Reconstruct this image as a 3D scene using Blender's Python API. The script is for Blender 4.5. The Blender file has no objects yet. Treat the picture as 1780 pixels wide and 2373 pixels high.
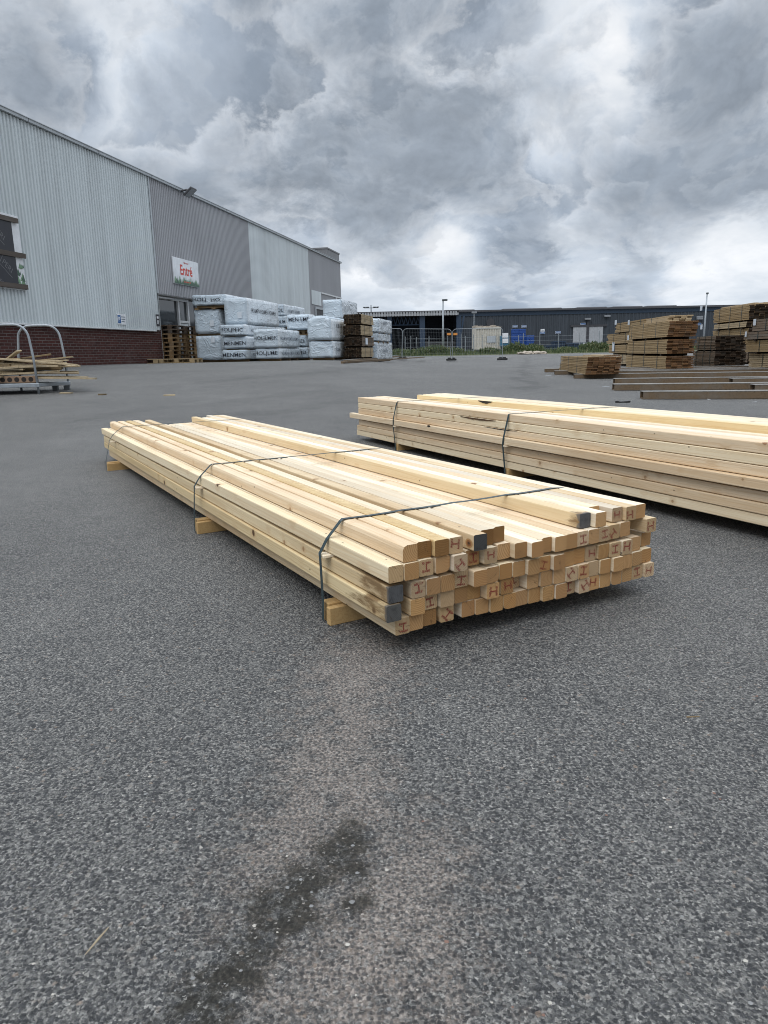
import bpy, bmesh, math, random
from mathutils import Vector, Matrix, noise as mnoise

random.seed(7)
RD = math.radians
scene = bpy.context.scene
COL = scene.collection

# ------------------------------------------------------------------ camera model
F, ROLL, CX, CY = 1646.0, RD(1.2), 890.0, 1186.5
EYE = 0.77
TH = math.atan2((CY - 818) * math.cos(ROLL), F)


def ray(px, py):
    dx, dy = px - CX, py - CY
    a = dx * math.cos(ROLL) - dy * math.sin(ROLL)
    b = dx * math.sin(ROLL) + dy * math.cos(ROLL)
    c, s = math.cos(TH), math.sin(TH)
    return Vector((a / F, c - b / F * s, -s - b / F * c))


def at(px, py, Y):
    r = ray(px, py)
    p = r * (Y / r.y)
    return Vector((p.x, p.y, p.z + EYE))


def proj(P):
    X, Y, Z = P[0], P[1], P[2] - EYE
    c, s = math.cos(TH), math.sin(TH)
    zc = Y * c - Z * s
    a = X / zc * F
    b = (-Y * s - Z * c) / zc * F
    return (CX + a * math.cos(ROLL) + b * math.sin(ROLL), CY - a * math.sin(ROLL) + b * math.cos(ROLL))


# ------------------------------------------------------------------ ground heights
def interp(tab, t):
    if t <= tab[0][0]:
        return tab[0][1]
    for (a, va), (b, vb) in zip(tab, tab[1:]):
        if t <= b:
            k = (t - a) / (b - a)
            return va + (vb - va) * k
    return tab[-1][1]


LP = [(5, 0), (6.5, .02), (8, .07), (11, .26), (14, .44), (17, .55), (20, .605), (24, .585), (28, .56), (40, .50), (60, .45), (120, .4)]
RP = [(6.5, 0), (8, .03), (9.4, .08), (14.5, .17), (20, .235), (30, .20), (40, .13), (47, .10), (52, .34), (55, .47), (60, .50), (80, .46), (120, .4)]


def sm(t):
    t = max(0, min(1, t))
    return t * t * (3 - 2 * t)


def g(x, y):
    def prof(tab):
        return (interp(tab, y - 1) + interp(tab, y - .4) + interp(tab, y) + interp(tab, y + .4) + interp(tab, y + 1)) / 5
    w = sm((x + 2.0 + .02 * y) / 6.5)
    return prof(LP) * (1 - w) + prof(RP) * w


def on_ground(px, py):
    r = ray(px, py)
    t0 = .5
    t = t0
    while t < 300:
        P = r * t
        if P.z + EYE < g(P.x, P.y):
            lo, hi = t0, t
            for _ in range(30):
                m = (lo + hi) / 2
                P = r * m
                if P.z + EYE < g(P.x, P.y):
                    hi = m
                else:
                    lo = m
            return Vector((P.x, P.y, P.z + EYE))
        t0 = t
        t *= 1.01
    P = r * 100
    return Vector((P.x, P.y, .4))


# ------------------------------------------------------------------ object helpers
class MB:
    def __init__(self):
        self.v, self.f, self.m = [], [], []

    def add(self, vs, fs, mi=0):
        o = len(self.v)
        self.v += [tuple(p) for p in vs]
        self.f += [tuple(i + o for i in f) for f in fs]
        self.m += [mi] * len(fs)
        return self

    def box(self, x0, y0, z0, x1, y1, z1, mi=0, M=None, jit=0):
        vs = [Vector((x, y, z)) for z in (z0, z1) for y in (y0, y1) for x in (x0, x1)]
        if jit:
            vs = [p + Vector((random.uniform(-jit, jit), random.uniform(-jit, jit), random.uniform(-jit, jit))) for p in vs]
        if M is not None:
            vs = [M @ p for p in vs]
        return self.add(vs, [(0, 2, 3, 1), (4, 5, 7, 6), (0, 1, 5, 4), (2, 6, 7, 3), (0, 4, 6, 2), (1, 3, 7, 5)], mi)

    def bevbox(self, x0, y0, z0, x1, y1, z1, b=.005, mi=0, M=None):
        bm = bmesh.new()
        bmesh.ops.create_cube(bm, size=1)
        for p in bm.verts:
            p.co = Vector(((x0 + x1) / 2 + p.co.x * (x1 - x0), (y0 + y1) / 2 + p.co.y * (y1 - y0), (z0 + z1) / 2 + p.co.z * (z1 - z0)))
        bmesh.ops.bevel(bm, geom=bm.edges[:], offset=b, segments=1, affect='EDGES')
        bm.verts.index_update()
        vs = [p.co.copy() for p in bm.verts]
        if M is not None:
            vs = [M @ p for p in vs]
        self.add(vs, [tuple(q.index for q in f.verts) for f in bm.faces], mi)
        bm.free()
        return self

    def tube(self, pts, r, n=8, mi=0, caps=True):
        pts = [Vector(p) for p in pts]
        rs = r if isinstance(r, (list, tuple)) else [r] * len(pts)
        vs, fs = [], []
        up = None
        for i, p in enumerate(pts):
            d = (pts[min(i + 1, len(pts) - 1)] - pts[max(i - 1, 0)]).normalized()
            if up is None:
                up = Vector((0, 0, 1)) if abs(d.z) < .9 else Vector((1, 0, 0))
            a = (up - d * up.dot(d)).normalized()
            b = d.cross(a)
            up = a
            for k in range(n):
                t = 2 * math.pi * k / n
                vs.append(p + (a * math.cos(t) + b * math.sin(t)) * rs[i])
        for i in range(len(pts) - 1):
            for k in range(n):
                k2 = (k + 1) % n
                fs.append((i * n + k, i * n + k2, (i + 1) * n + k2, (i + 1) * n + k))
        if caps:
            fs.append(tuple(range(n))[::-1])
            fs.append(tuple((len(pts) - 1) * n + k for k in range(n)))
        return self.add(vs, fs, mi)

    def build(self, name, mats, parent=None, loc=None, rotz=0, smooth=False):
        me = bpy.data.meshes.new(name)
        me.from_pydata(self.v, [], self.f)
        if not isinstance(mats, (list, tuple)):
            mats = [mats]
        for m in mats:
            me.materials.append(m)
        me.polygons.foreach_set('material_index', self.m)
        if smooth:
            me.polygons.foreach_set('use_smooth', [True] * len(me.polygons))
        me.update()
        return link(name, me, parent, loc, rotz)


def link(name, me, parent=None, loc=None, rotz=0):
    o = bpy.data.objects.new(name, me)
    COL.objects.link(o)
    if loc is not None:
        o.location = loc
    if rotz:
        o.rotation_euler = (0, 0, rotz)
    if parent is not None:
        o.parent = parent
    return o


def tag(o, label, cat, group=None, kind=None):
    o['label'] = label
    if cat:
        o['category'] = cat
    if group:
        o['group'] = group
    if kind:
        o['kind'] = kind
    return o


def thing(name, label, cat, loc, rotz=0, group=None):
    o = bpy.data.objects.new(name, None)
    o.empty_display_size = .1
    COL.objects.link(o)
    o.location = loc
    o.rotation_euler = (0, 0, rotz)
    return tag(o, label, cat, group)


def struct(o):
    o['kind'] = 'structure'
    return o


_tc = {}


def text2d(body, size=1.0, wide=1.0, bold=0.0):
    """letters as flat 2D verts and faces, origin at their centre"""
    key = (body, bold)
    if key not in _tc:
        cu = bpy.data.curves.new('letters', 'FONT')
        cu.body = body
        cu.size = 1
        cu.offset = bold
        cu.resolution_u = 3
        ob = bpy.data.objects.new('letters', cu)
        COL.objects.link(ob)
        dg = bpy.context.evaluated_depsgraph_get()
        me = bpy.data.meshes.new_from_object(ob.evaluated_get(dg))
        vs = [(p.co.x, p.co.y) for p in me.vertices]
        fs = [tuple(p.vertices) for p in me.polygons]
        bpy.data.objects.remove(ob)
        bpy.data.curves.remove(cu)
        bpy.data.meshes.remove(me)
        xs = [p[0] for p in vs]
        ys = [p[1] for p in vs]
        mx, my = (min(xs) + max(xs)) / 2, (min(ys) + max(ys)) / 2
        _tc[key] = ([(x - mx, y - my) for x, y in vs], fs)
    vs, fs = _tc[key]
    return [(x * size * wide, y * size) for x, y in vs], fs


# ------------------------------------------------------------------ material helper
class NT:
    def __init__(self, name):
        self.mat = bpy.data.materials.new(name)
        self.mat.use_nodes = True
        self.t = self.mat.node_tree
        self.t.nodes.clear()
        self.out = self.t.nodes.new('ShaderNodeOutputMaterial')

    def set(self, sock, val):
        if val is None:
            return
        if hasattr(val, 'is_linked') or isinstance(val, bpy.types.NodeSocket):
            self.t.links.new(val, sock)
        else:
            if isinstance(val, tuple) and len(val) == 3 and sock.type == 'RGBA':
                val = val + (1,)
            sock.default_value = val

    def n(self, typ, props=None, ins=None, out=0):
        nd = self.t.nodes.new('ShaderNode' + typ)
        for k, v in (props or {}).items():
            setattr(nd, k, v)
        for k, v in (ins or {}).items():
            self.set(nd.inputs[k], v)
        return nd.outputs[out]

    def math(self, op, a, b=None, c=None, clamp=False):
        ins = {0: a}
        if b is not None:
            ins[1] = b
        if c is not None:
            ins[2] = c
        return self.n('Math', {'operation': op, 'use_clamp': clamp}, ins)

    def vmath(self, op, a, b=None, out=0):
        ins = {0: a}
        if b is not None:
            ins[1] = b
        return self.n('VectorMath', {'operation': op}, ins, out)

    def scale(self, v, s):
        return self.vmath('MULTIPLY', v, s)

    def noise(self, vec, scale=1, detail=4, rough=.55, dist=0, out=0, dim='3D'):
        return self.n('TexNoise', {'noise_dimensions': dim}, {'Vector': vec, 'Scale': scale, 'Detail': detail, 'Roughness': rough, 'Distortion': dist}, out)

    def voro(self, vec, scale, feat='F1', out='Distance', rnd=1.0, dim='3D'):
        return self.n('TexVoronoi', {'feature': feat, 'voronoi_dimensions': dim}, {'Vector': vec, 'Scale': scale, 'Randomness': rnd}, out)

    def ramp(self, fac, stops, interp='LINEAR'):
        nd = self.t.nodes.new('ShaderNodeValToRGB')
        nd.color_ramp.interpolation = interp
        els = nd.color_ramp.elements
        while len(els) < len(stops):
            els.new(.5)
        for e, (p, c) in zip(els, stops):
            e.position = p
            if not isinstance(c, tuple):
                c = (c, c, c)
            e.color = c + (1,) if len(c) == 3 else c
        self.t.links.new(fac, nd.inputs[0])
        return nd.outputs[0]

    def mr(self, v, a, b, c=0.0, d=1.0, typ='SMOOTHSTEP'):
        return self.n('MapRange', {'interpolation_type': typ}, {'Value': v, 'From Min': a, 'From Max': b, 'To Min': c, 'To Max': d})

    def mix(self, fac, a, b, mode='MIX'):
        nd = self.t.nodes.new('ShaderNodeMix')
        nd.data_type = 'RGBA'
        nd.blend_type = mode
        self.set(nd.inputs[0], fac)
        self.set(nd.inputs[6], a)
        self.set(nd.inputs[7], b)
        return nd.outputs[2]

    def bump(self, h, strength=.5, dist=.01, normal=None):
        return self.n('Bump', None, {'Height': h, 'Strength': strength, 'Distance': dist, **({'Normal': normal} if normal is not None else {})})

    def bsdf(self, color, rough=.6, normal=None, metallic=0.0, spec=.5, **kw):
        ins = {'Base Color': color, 'Roughness': rough, 'Metallic': metallic, 'Specular IOR Level': spec}
        if normal is not None:
            ins['Normal'] = normal
        ins.update(kw)
        b = self.n('BsdfPrincipled', None, ins)
        self.t.links.new(b, self.out.inputs[0])
        return b

    def obj(self):
        return self.n('TexCoord', out='Object')

    def rnd(self):
        return self.n('ObjectInfo', out='Random')


def plain(name, col, rough=.6, metallic=0.0, var=.15, vscale=3.0, spec=.5, bump=0.0):
    m = NT(name)
    o = m.obj()
    nz = m.noise(o, vscale, 5, .65)
    nz2 = m.noise(m.scale(o, (1, 1, .25)), vscale * 6, 3, .6)
    k = m.math('ADD', m.mr(nz, .25, .75, 1 - var, 1 + var, 'LINEAR'), m.mr(nz2, .3, .7, -var * .5, var * .5, 'LINEAR'))
    c = m.mix(1.0, col, m.n('CombineColor', None, {0: k, 1: k, 2: k}), 'MULTIPLY')
    m.bsdf(c, m.mr(nz, .3, .7, max(rough - .1, .02), min(rough + .1, 1), 'LINEAR'), m.bump(nz2, bump, .01) if bump else None, metallic, spec)
    return m.mat


# ------------------------------------------------------------------ materials
M = {}


def srgb(r, g_, b):
    def f(c):
        c /= 255
        return c / 12.92 if c <= .04045 else ((c + .055) / 1.055) ** 2.4
    return (f(r), f(g_), f(b))


def mat_asphalt():
    m = NT('asphalt')
    p = m.obj()
    p2 = m.scale(p, (1, 1, 0))
    wob = m.scale(m.vmath('SUBTRACT', m.noise(p2, 210, 3, .6, out=1), (.5, .5, .5)), (.0075, .0075, 0))
    wv = m.vmath('ADD', p2, wob)
    v1 = m.voro(wv, 140, dim='2D')
    v1c = m.voro(wv, 140, out='Color', dim='2D')
    v2 = m.voro(wv, 340, dim='2D')
    v2c = m.voro(wv, 340, out='Color', dim='2D')
    fine = m.noise(p2, 520, 3, .75)
    med = m.noise(p2, 120, 5, .7)
    big = m.noise(p2, .55, 5, .6)
    mid = m.noise(p2, 4.1, 6, .68)
    stone_r = m.n('SeparateColor', None, {0: v1c}, 0)
    stone_g = m.n('SeparateColor', None, {0: v1c}, 1)
    s2 = m.n('SeparateColor', None, {0: v2c}, 0)
    stone = m.ramp(stone_r, [(0, (.022, .023, .026)), (.45, (.040, .042, .046)), (.75, (.075, .077, .080)), (.88, (.16, .16, .158)), (.96, (.30, .295, .28)), (1, (.25, .19, .15))])
    stone = m.mix(m.mr(fine, .42, .72, 0, .5), stone, (.165, .165, .162))
    grit = m.ramp(s2, [(0, (.05, .051, .053)), (.3, (.115, .115, .114)), (.7, (.21, .208, .20)), (.94, (.31, .303, .288)), (1, (.42, .41, .385))])
    # dust fills the hollows between the stones, more of it in some places
    dust_amt = m.math('ADD', m.mr(mid, .30, .72, -.16, .16, 'LINEAR'), m.mr(big, .3, .7, -.08, .08, 'LINEAR'))
    dist = m.math('ADD', v1, m.mr(med, .25, .75, -.42, .42, 'LINEAR'))
    gap = m.mr(m.math('ADD', dist, dust_amt), .30, .62)
    big_stone = m.math('GREATER_THAN', stone_g, .45)
    gap = m.math('MAXIMUM', gap, m.math('MULTIPLY', m.math('SUBTRACT', 1.0, big_stone), m.mr(fine, .38, .6, .35, 1.0)))
    col = m.mix(gap, stone, grit)

    def blob(px, py, sx, sy, rot):
        c = on_ground(px, py)
        d = m.vmath('SUBTRACT', p2, (c.x, c.y, 0))
        r = m.n('VectorRotate', {'rotation_type': 'Z_AXIS'}, {'Vector': d, 'Angle': RD(rot)})
        l = m.vmath('LENGTH', m.scale(r, (1 / sx, 1 / sy, 0)), out=1)
        return l

    def union(lst):
        a = blob(*lst[0])
        for b in lst[1:]:
            a = m.math('MINIMUM', a, blob(*b))
        return a
    K = 1.073
    ragged = m.math('ADD', m.mr(m.noise(p2, 22, 7, .78), .3, .7, -1.25, 1.25, 'LINEAR'), m.mr(fine, .3, .7, -.35, .35, 'LINEAR'))
    # sandy dust beside the bundle and down the middle
    dl = union([(770 * K, 1450 * K, .12, .26, 10), (765 * K, 1560 * K, .075, .2, 0), (710 * K, 1650 * K, .10, .2, 0), (650 * K, 1790 * K, .09, .2, 20), (760 * K, 1700 * K, .08, .2, 0),
                (830 * K, 2000 * K, .12, .16, 0), (760 * K, 2130 * K, .14, .13, 0), (880 * K, 1900 * K, .1, .15, 0)])
    dmask = m.mr(m.math('ADD', dl, ragged), 1.5, .25, 0, 1)
    dustc = m.mix(m.mr(s2, 0, 1, 0, 1), (.17, .143, .125), (.31, .27, .24))
    col = m.mix(m.math('MULTIPLY', dmask, m.mr(m.math('ADD', v1, m.mr(med, .3, .7, -.15, .15, 'LINEAR')), .2, .55, .18, .8)), col, dustc)
    # dark oily stain
    sl = union([(760 * K, 1815 * K, 0.0324, 0.0400, 0), (725 * K, 1845 * K, 0.0360, 0.0400, 0), (655 * K, 1905 * K, 0.0396, 0.0400, 0), (600 * K, 1950 * K, 0.0504, 0.0320, 0), (620 * K, 1990 * K, 0.0432, 0.0280, 0), (540 * K, 2050 * K, 0.0360, 0.0320, 0), (500 * K, 2110 * K, 0.0360, 0.0280, 0), (440 * K, 2180 * K, 0.0396, 0.0320, 0), (770 * K, 1880 * K, 0.0216, 0.0320, 0), (760 * K, 1960 * K, 0.0216, 0.0240, 0)])
    smask = m.mr(m.math('ADD', sl, ragged), 1.5, .35, 0, .84)
    keep = m.math('GREATER_THAN', s2, .965)
    smask = m.math('MULTIPLY', smask, m.math('SUBTRACT', 1.0, m.math('MULTIPLY', keep, .75)))
    col = m.mix(smask, col, (.022, .020, .014))
    # large uneven wear, tyre lanes and an old seam
    wear = m.mr(big, .25, .75, .84, 1.06, 'LINEAR')
    clus = m.noise(p2, 75, 3, .75)
    clus2 = m.noise(p2, 165, 2, .7)
    wear = m.math('MULTIPLY', wear, m.mr(clus, .32, .68, .84, 1.16, 'LINEAR'))
    wear = m.math('MULTIPLY', wear, m.mr(clus2, .34, .66, .62, 1.38, 'LINEAR'))
    mod2 = m.noise(m.scale(p2, (.35, .08, 0)), 1.0, 4, .6)
    wear = m.math('MULTIPLY', wear, m.mr(mod2, .3, .7, .94, 1.06, 'LINEAR'))
    for (xa, ya, xb, yb, wd, amt) in ((1222, 826, 1206, 905, .09, .78), (60, 985, 760, 905, .12, .9), (100, 1000, 900, 930, .10, .9), (300, 905, 800, 860, .16, .88), (660, 900, 800, 850, .3, .92)):
        A, B = on_ground(xa, ya), on_ground(xb, yb)
        d = (B - A)
        d.z = 0
        L = d.length
        d.normalize()
        nx, ny = -d.y, d.x
        off = m.vmath('DOT_PRODUCT', m.vmath('SUBTRACT', p2, (A.x, A.y, 0)), (nx, ny, 0), out=1)
        al = m.vmath('DOT_PRODUCT', m.vmath('SUBTRACT', p2, (A.x, A.y, 0)), (d.x, d.y, 0), out=1)
        off = m.math('ABSOLUTE', m.math('ADD', off, m.mr(m.noise(p2, .6, 3), .2, .8, -.5, .5, 'LINEAR')))
        ln = m.mr(off, wd, wd * 2.2, amt, 1.0)
        inside = m.math('MULTIPLY', m.mr(al, -.5, .8), m.mr(al, L + .5, L - .8))
        ln = m.math('ADD', m.math('MULTIPLY', m.math('SUBTRACT', ln, 1.0), inside), 1.0)
        wear = m.math('MULTIPLY', wear, ln)
    col = m.mix(1.0, col, m.n('CombineColor', None, {0: wear, 1: m.math("MULTIPLY", wear, .985), 2: m.math("MULTIPLY", wear, .955)}), 'MULTIPLY')
    h = m.math('ADD', m.math('MULTIPLY', m.mr(v1, 0, .75, 1, 0, 'LINEAR'), m.mr(stone_r, 0, 1, .5, 1.0, 'LINEAR')), m.math('MULTIPLY', fine, .22))
    h = m.math('ADD', h, m.math('MULTIPLY', m.mr(v2, 0, .7, 1, 0, 'LINEAR'), .25))
    h = m.math('MULTIPLY', h, m.math('SUBTRACT', 1.0, m.math('MULTIPLY', dmask, .35)))
    h = m.math('ADD', h, m.math('MULTIPLY', med, .6))
    nrm = m.bump(h, 1.0, .0045)
    m.bsdf(col, m.mr(stone_r, 0, 1, .62, .85, 'LINEAR'), nrm, spec=.35)
    return m.mat


def timber_side(name, base_lo, base_hi, rough_sawn=False, stain=0.0):
    m = NT(name)
    o = m.obj()
    r = m.rnd()
    off = m.n('CombineXYZ', None, {0: m.math('MULTIPLY', r, 37.0), 1: m.math('MULTIPLY', r, 91.0), 2: m.math('MULTIPLY', r, 53.0)})
    p = m.vmath('ADD', o, off)
    # knots
    kd = m.voro(p, 8.0)
    kc = m.n('SeparateColor', None, {0: m.voro(p, 8.0, out='Color')}, 0)
    kon = m.math('GREATER_THAN', kc, .30)
    ksz = m.mr(kc, .30, 1, .05, .15, 'LINEAR')
    kr = m.math('DIVIDE', kd, ksz)
    knot = m.math('MULTIPLY', kon, m.mr(kr, 1.15, .7))
    halo = m.math('MULTIPLY', kon, m.mr(kr, 3.2, .8))
    kcore = m.math('MULTIPLY', kon, m.mr(m.math('FRACT', m.math('MULTIPLY', kr, 2.6)), .3, .7))
    warp = m.n('CombineXYZ', None, {0: m.math('MULTIPLY', halo, .006), 1: 0.0, 2: m.math('MULTIPLY', halo, .006)})
    q = m.vmath('ADD', p, warp)
    wob = m.noise(m.scale(q, (2.2, .55, 2.2)), 1.0, 3, .5, out=1)
    q = m.vmath('ADD', q, m.scale(wob, (.05, 0, .05)))
    grain = m.noise(m.scale(q, (150, 1.6, 150)), 1.0, 3, .6)
    rings = m.noise(m.scale(q, (62, .8, 62)), 1.0, 1, .4)
    band = m.math('SINE', m.math('MULTIPLY', rings, 34.0))
    band = m.mr(band, -.2, 1, 0, 1)
    broad = m.noise(m.scale(p, (9, .7, 9)), 1.0, 4, .6)
    col = m.mix(m.mr(broad, .3, .7), base_lo, base_hi)
    col = m.mix(m.math('MULTIPLY', band, .30), col, tuple(c * k for c, k in zip(base_lo, (.86, .74, .58))))
    col = m.mix(m.mr(grain, .5, .8, 0, .28), col, tuple(c * k for c, k in zip(base_lo, (.78, .66, .5))))
    col = m.mix(m.math('MULTIPLY', halo, .35), col, (.50, .32, .16))
    kcol = m.mix(kcore, (.20, .095, .04), (.34, .18, .085))
    dark = m.math('MULTIPLY', knot, m.mr(kc, .80, .86, .75, 1.0))
    col = m.mix(dark, col, kcol)
    blk = m.math('MULTIPLY', knot, m.math('GREATER_THAN', kc, .9))
    col = m.mix(m.math('MULTIPLY', blk, .75), col, (.035, .022, .014))
    # small black resin specks
    sd = m.voro(m.scale(p, (1, .6, 1)), 55)
    sc_ = m.n('SeparateColor', None, {0: m.voro(m.scale(p, (1, .6, 1)), 55, out='Color')}, 1)
    spk = m.math('MULTIPLY', m.math('GREATER_THAN', sc_, .965), m.mr(sd, .22, .1))
    col = m.mix(m.math('MULTIPLY', spk, .8), col, (.05, .03, .02))
    dirt = m.mr(m.noise(m.scale(p, (14, 2.6, 14)), 1.0, 5, .7), .60, .78, 0, .28)
    col = m.mix(dirt, col, (.36, .31, .25))
    if rough_sawn:
        rs = m.noise(m.scale(p, (40, 60, 40)), 1.0, 4, .75)
        col = m.mix(m.mr(rs, .45, .65, 0, .55), col, (.42, .27, .12))
        sy = m.n('SeparateXYZ', None, {0: p}, 1)
        cuts = m.mr(m.math('SINE', m.math('ADD', m.math('MULTIPLY', sy, 300.0), m.math('MULTIPLY', broad, 14.0))), .3, 1, 0, .35)
        col = m.mix(m.math('MULTIPLY', cuts, m.mr(m.noise(p, 5, 2), .45, .6)), col, (.30, .18, .07))
    if stain > 0:
        sy = m.n('SeparateXYZ', None, {0: o}, 1)
        fld = m.math('SUBTRACT', m.noise(m.scale(p, (30, 5, 30)), 1.0, 5, .7), m.math('MULTIPLY', sy, 1 / stain))
        edge = m.mr(fld, .18, .34)
        flk = m.noise(m.scale(p, (60, 12, 60)), 1.0, 4, .7)
        col = m.mix(m.math('MULTIPLY', edge, m.mr(flk, .3, .62, .25, .95)), col, (.20, .125, .06))
        grey = m.mr(m.math('ADD', sy, m.math('MULTIPLY', m.math('SUBTRACT', flk, .5), .04)), .012, .004)
        col = m.mix(m.math('MULTIPLY', grey, .85), col, (.085, .085, .09))
    tint = m.n('ObjectInfo', out='Color')
    col = m.mix(1.0, col, tint, 'MULTIPLY')
    h = m.math('ADD', m.math('MULTIPLY', grain, .7), m.math('MULTIPLY', band, -.35))
    h = m.math('ADD', h, m.math('MULTIPLY', knot, -.3))
    if rough_sawn:
        h = m.math('ADD', h, m.math('MULTIPLY', rs, 1.6))
    m.bsdf(col, m.mr(broad, .3, .7, .5, .68, 'LINEAR'), m.bump(h, .32, .0016), spec=.3)
    return m.mat


def timber_end(name, lo, hi, painted=False):
    m = NT(name)
    o = m.obj()
    r = m.rnd()
    wn = m.n('TexWhiteNoise', {'noise_dimensions': '1D'}, {'W': m.math('MULTIPLY', r, 913.0)}, 1)
    c = m.scale(m.vmath('SUBTRACT', wn, (.5, .5, .5)), (.15, 0, .15))
    xz = m.scale(o, (1, 0, 1))
    d = m.vmath('SUBTRACT', xz, c)
    off = m.n('CombineXYZ', None, {0: m.math('MULTIPLY', r, 17.0), 1: 0.0, 2: m.math('MULTIPLY', r, 29.0)})
    pn = m.vmath('ADD', xz, off)
    rad = m.math('ADD', m.vmath('LENGTH', d, out=1), m.math('MULTIPLY', m.noise(pn, 28, 3, .5), .009))
    pitch = m.mr(m.n('SeparateColor', None, {0: wn}, 1), 0, 1, 950, 1900, 'LINEAR')
    ring = m.math('SINE', m.math('MULTIPLY', rad, pitch))
    ring = m.mr(ring, -.3, 1, 0, 1)
    fib = m.noise(pn, 900, 3, .8)
    blot = m.noise(pn, 55, 4, .6)
    sel = m.n('SeparateColor', None, {0: wn}, 2)
    col = m.mix(sel, lo, hi)
    if painted:
        col = m.mix(m.math('MULTIPLY', ring, .25), col, tuple(x * .55 for x in lo))
        col = m.mix(m.mr(blot, .45, .7, 0, .6), col, (.035, .035, .037))
        col = m.mix(m.mr(fib, .55, .75, 0, .5), col, (.22, .22, .22))
    else:
        col = m.mix(m.math('MULTIPLY', ring, .5), col, tuple(c1 * k for c1, k in zip(lo, (.62, .5, .38))))
        col = m.mix(m.mr(fib, .5, .78, 0, .35), col, tuple(min(1, c1 * 1.35) for c1 in hi))
        col = m.mix(m.mr(fib, .42, .25, 0, .4), col, tuple(c1 * .5 for c1 in lo))
        col = m.mix(m.mr(blot, .5, .75, 0, .3), col, (.30, .19, .09))
        # saw marks across the end
        sx = m.vmath('DOT_PRODUCT', pn, (.8, 0, .6), out=1)
        saw = m.math('SINE', m.math('MULTIPLY', m.math('ADD', sx, m.math('MULTIPLY', blot, .004)), 2600.0))
        col = m.mix(m.mr(saw, .2, 1, 0, .12), col, tuple(min(1, c1 * 1.3) for c1 in hi))
    # drying cracks
    ang = m.math('ARCTAN2', m.n('SeparateXYZ', None, {0: d}, 2), m.n('SeparateXYZ', None, {0: d}, 0))
    ck = m.noise(m.n('CombineXYZ', None, {0: m.math('MULTIPLY', ang, 5.0), 1: m.math('MULTIPLY', r, 40.0), 2: m.math('MULTIPLY', rad, 9.0)}), 1.0, 2, .5)
    crack = m.mr(m.math('ABSOLUTE', m.math('SUBTRACT', ck, .66)), .008, .002)
    col = m.mix(m.math('MULTIPLY', crack, .75), col, (.05, .03, .015))
    tint = m.n('ObjectInfo', out='Color')
    col = m.mix(1.0, col, tint, 'MULTIPLY')
    h = m.math('ADD', m.math('MULTIPLY', fib, .8), m.math('MULTIPLY', ring, -.3))
    h = m.math('SUBTRACT', h, m.math('MULTIPLY', crack, 1.5))
    m.bsdf(col, .75, m.bump(h, .4, .0015), spec=.2)
    return m.mat


def mat_stamp():
    m = NT('red_stamp_ink')
    o = m.obj()
    n1 = m.noise(o, 420, 3, .7)
    n2 = m.noise(o, 1500, 2, .7)
    cov = m.math('MULTIPLY', m.mr(n1, .36, .5), m.mr(n2, .35, .5, .45, 1))
    b = m.n('BsdfPrincipled', None, {'Base Color': (.24, .018, .016, 1), 'Roughness': .7})
    t = m.n('BsdfTransparent')
    mx = m.n('MixShader', None, {0: m.math('MULTIPLY', cov, .95), 1: t, 2: b})
    m.t.links.new(mx, m.out.inputs[0])
    return m.mat


def mat_wrap(name, col, rough=.36, wr=1.0, silver=False):
    m = NT(name)
    o = m.obj()
    r = m.rnd()
    p = m.vmath('ADD', o, m.n('CombineXYZ', None, {0: m.math('MULTIPLY', r, 17.0), 1: m.math('MULTIPLY', r, 31.0), 2: m.math('MULTIPLY', r, 23.0)}))
    n1 = m.noise(m.scale(p, (.9, .8, 1.8)), 1.3, 2, .45, .8)
    n2 = m.noise(m.scale(p, (1.1, .9, 1.7)), 1.5, 2, .45, 1.6)
    ridge = m.math('ABSOLUTE', m.math('SUBTRACT', n2, .5))
    ridge = m.mr(ridge, 0, .045, 1, 0)
    n4 = m.noise(m.scale(p, (2.2, 1.9, 3.0)), 2.2, 2, .5, 2.2)
    ridge2 = m.mr(m.math('ABSOLUTE', m.math('SUBTRACT', n4, .5)), 0, .05, 1, 0)
    n3 = m.noise(p, 7, 2, .5, .6)
    h = m.math('ADD', m.math('MULTIPLY', n1, 1.6), m.math('MULTIPLY', ridge, .75))
    h = m.math('ADD', h, m.math('MULTIPLY', ridge2, 0.28 if not silver else .4))
    c = m.mix(m.mr(n1, .3, .7), tuple(x * .88 for x in col), tuple(x * 1.06 for x in col))
    c = m.mix(m.mr(n3, .55, .75, 0, .2), c, (.85, .88, .9))
    m.bsdf(c, m.mr(n3, .3, .7, rough - .08, rough + .12, 'LINEAR'), m.bump(h, .55 * wr, .04), metallic=.55 if silver else 0.0, spec=.6)
    return m.mat


def mat_planks(name, lo, hi, grey=0.0, sc=1.0):
    """sawn boards in a pack: every board (mesh island) its own shade"""
    m = NT(name)
    o = m.obj()
    isl = m.n('NewGeometry', out='Random Per Island')
    ob = m.rnd()
    off = m.n('CombineXYZ', None, {0: m.math('MULTIPLY', isl, 50.0), 1: m.math('MULTIPLY', isl, 91.0), 2: m.math('MULTIPLY', ob, 50.0)})
    p = m.vmath('ADD', o, off)
    gr = m.noise(m.scale(p, (45, 1.2, 45)), 1.0, 4, .6)
    bl = m.noise(m.scale(p, (3, .9, 3)), 1.0, 4, .65)
    col = m.mix(isl, lo, hi)
    col = m.mix(m.mr(gr, .45, .75, 0, .5), col, tuple(x * .55 for x in lo))
    col = m.mix(m.mr(bl, .42, .72, 0, grey), col, (.16, .16, .15))
    m.bsdf(col, .8, m.bump(gr, .35, .004), spec=.2)
    return m.mat


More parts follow.
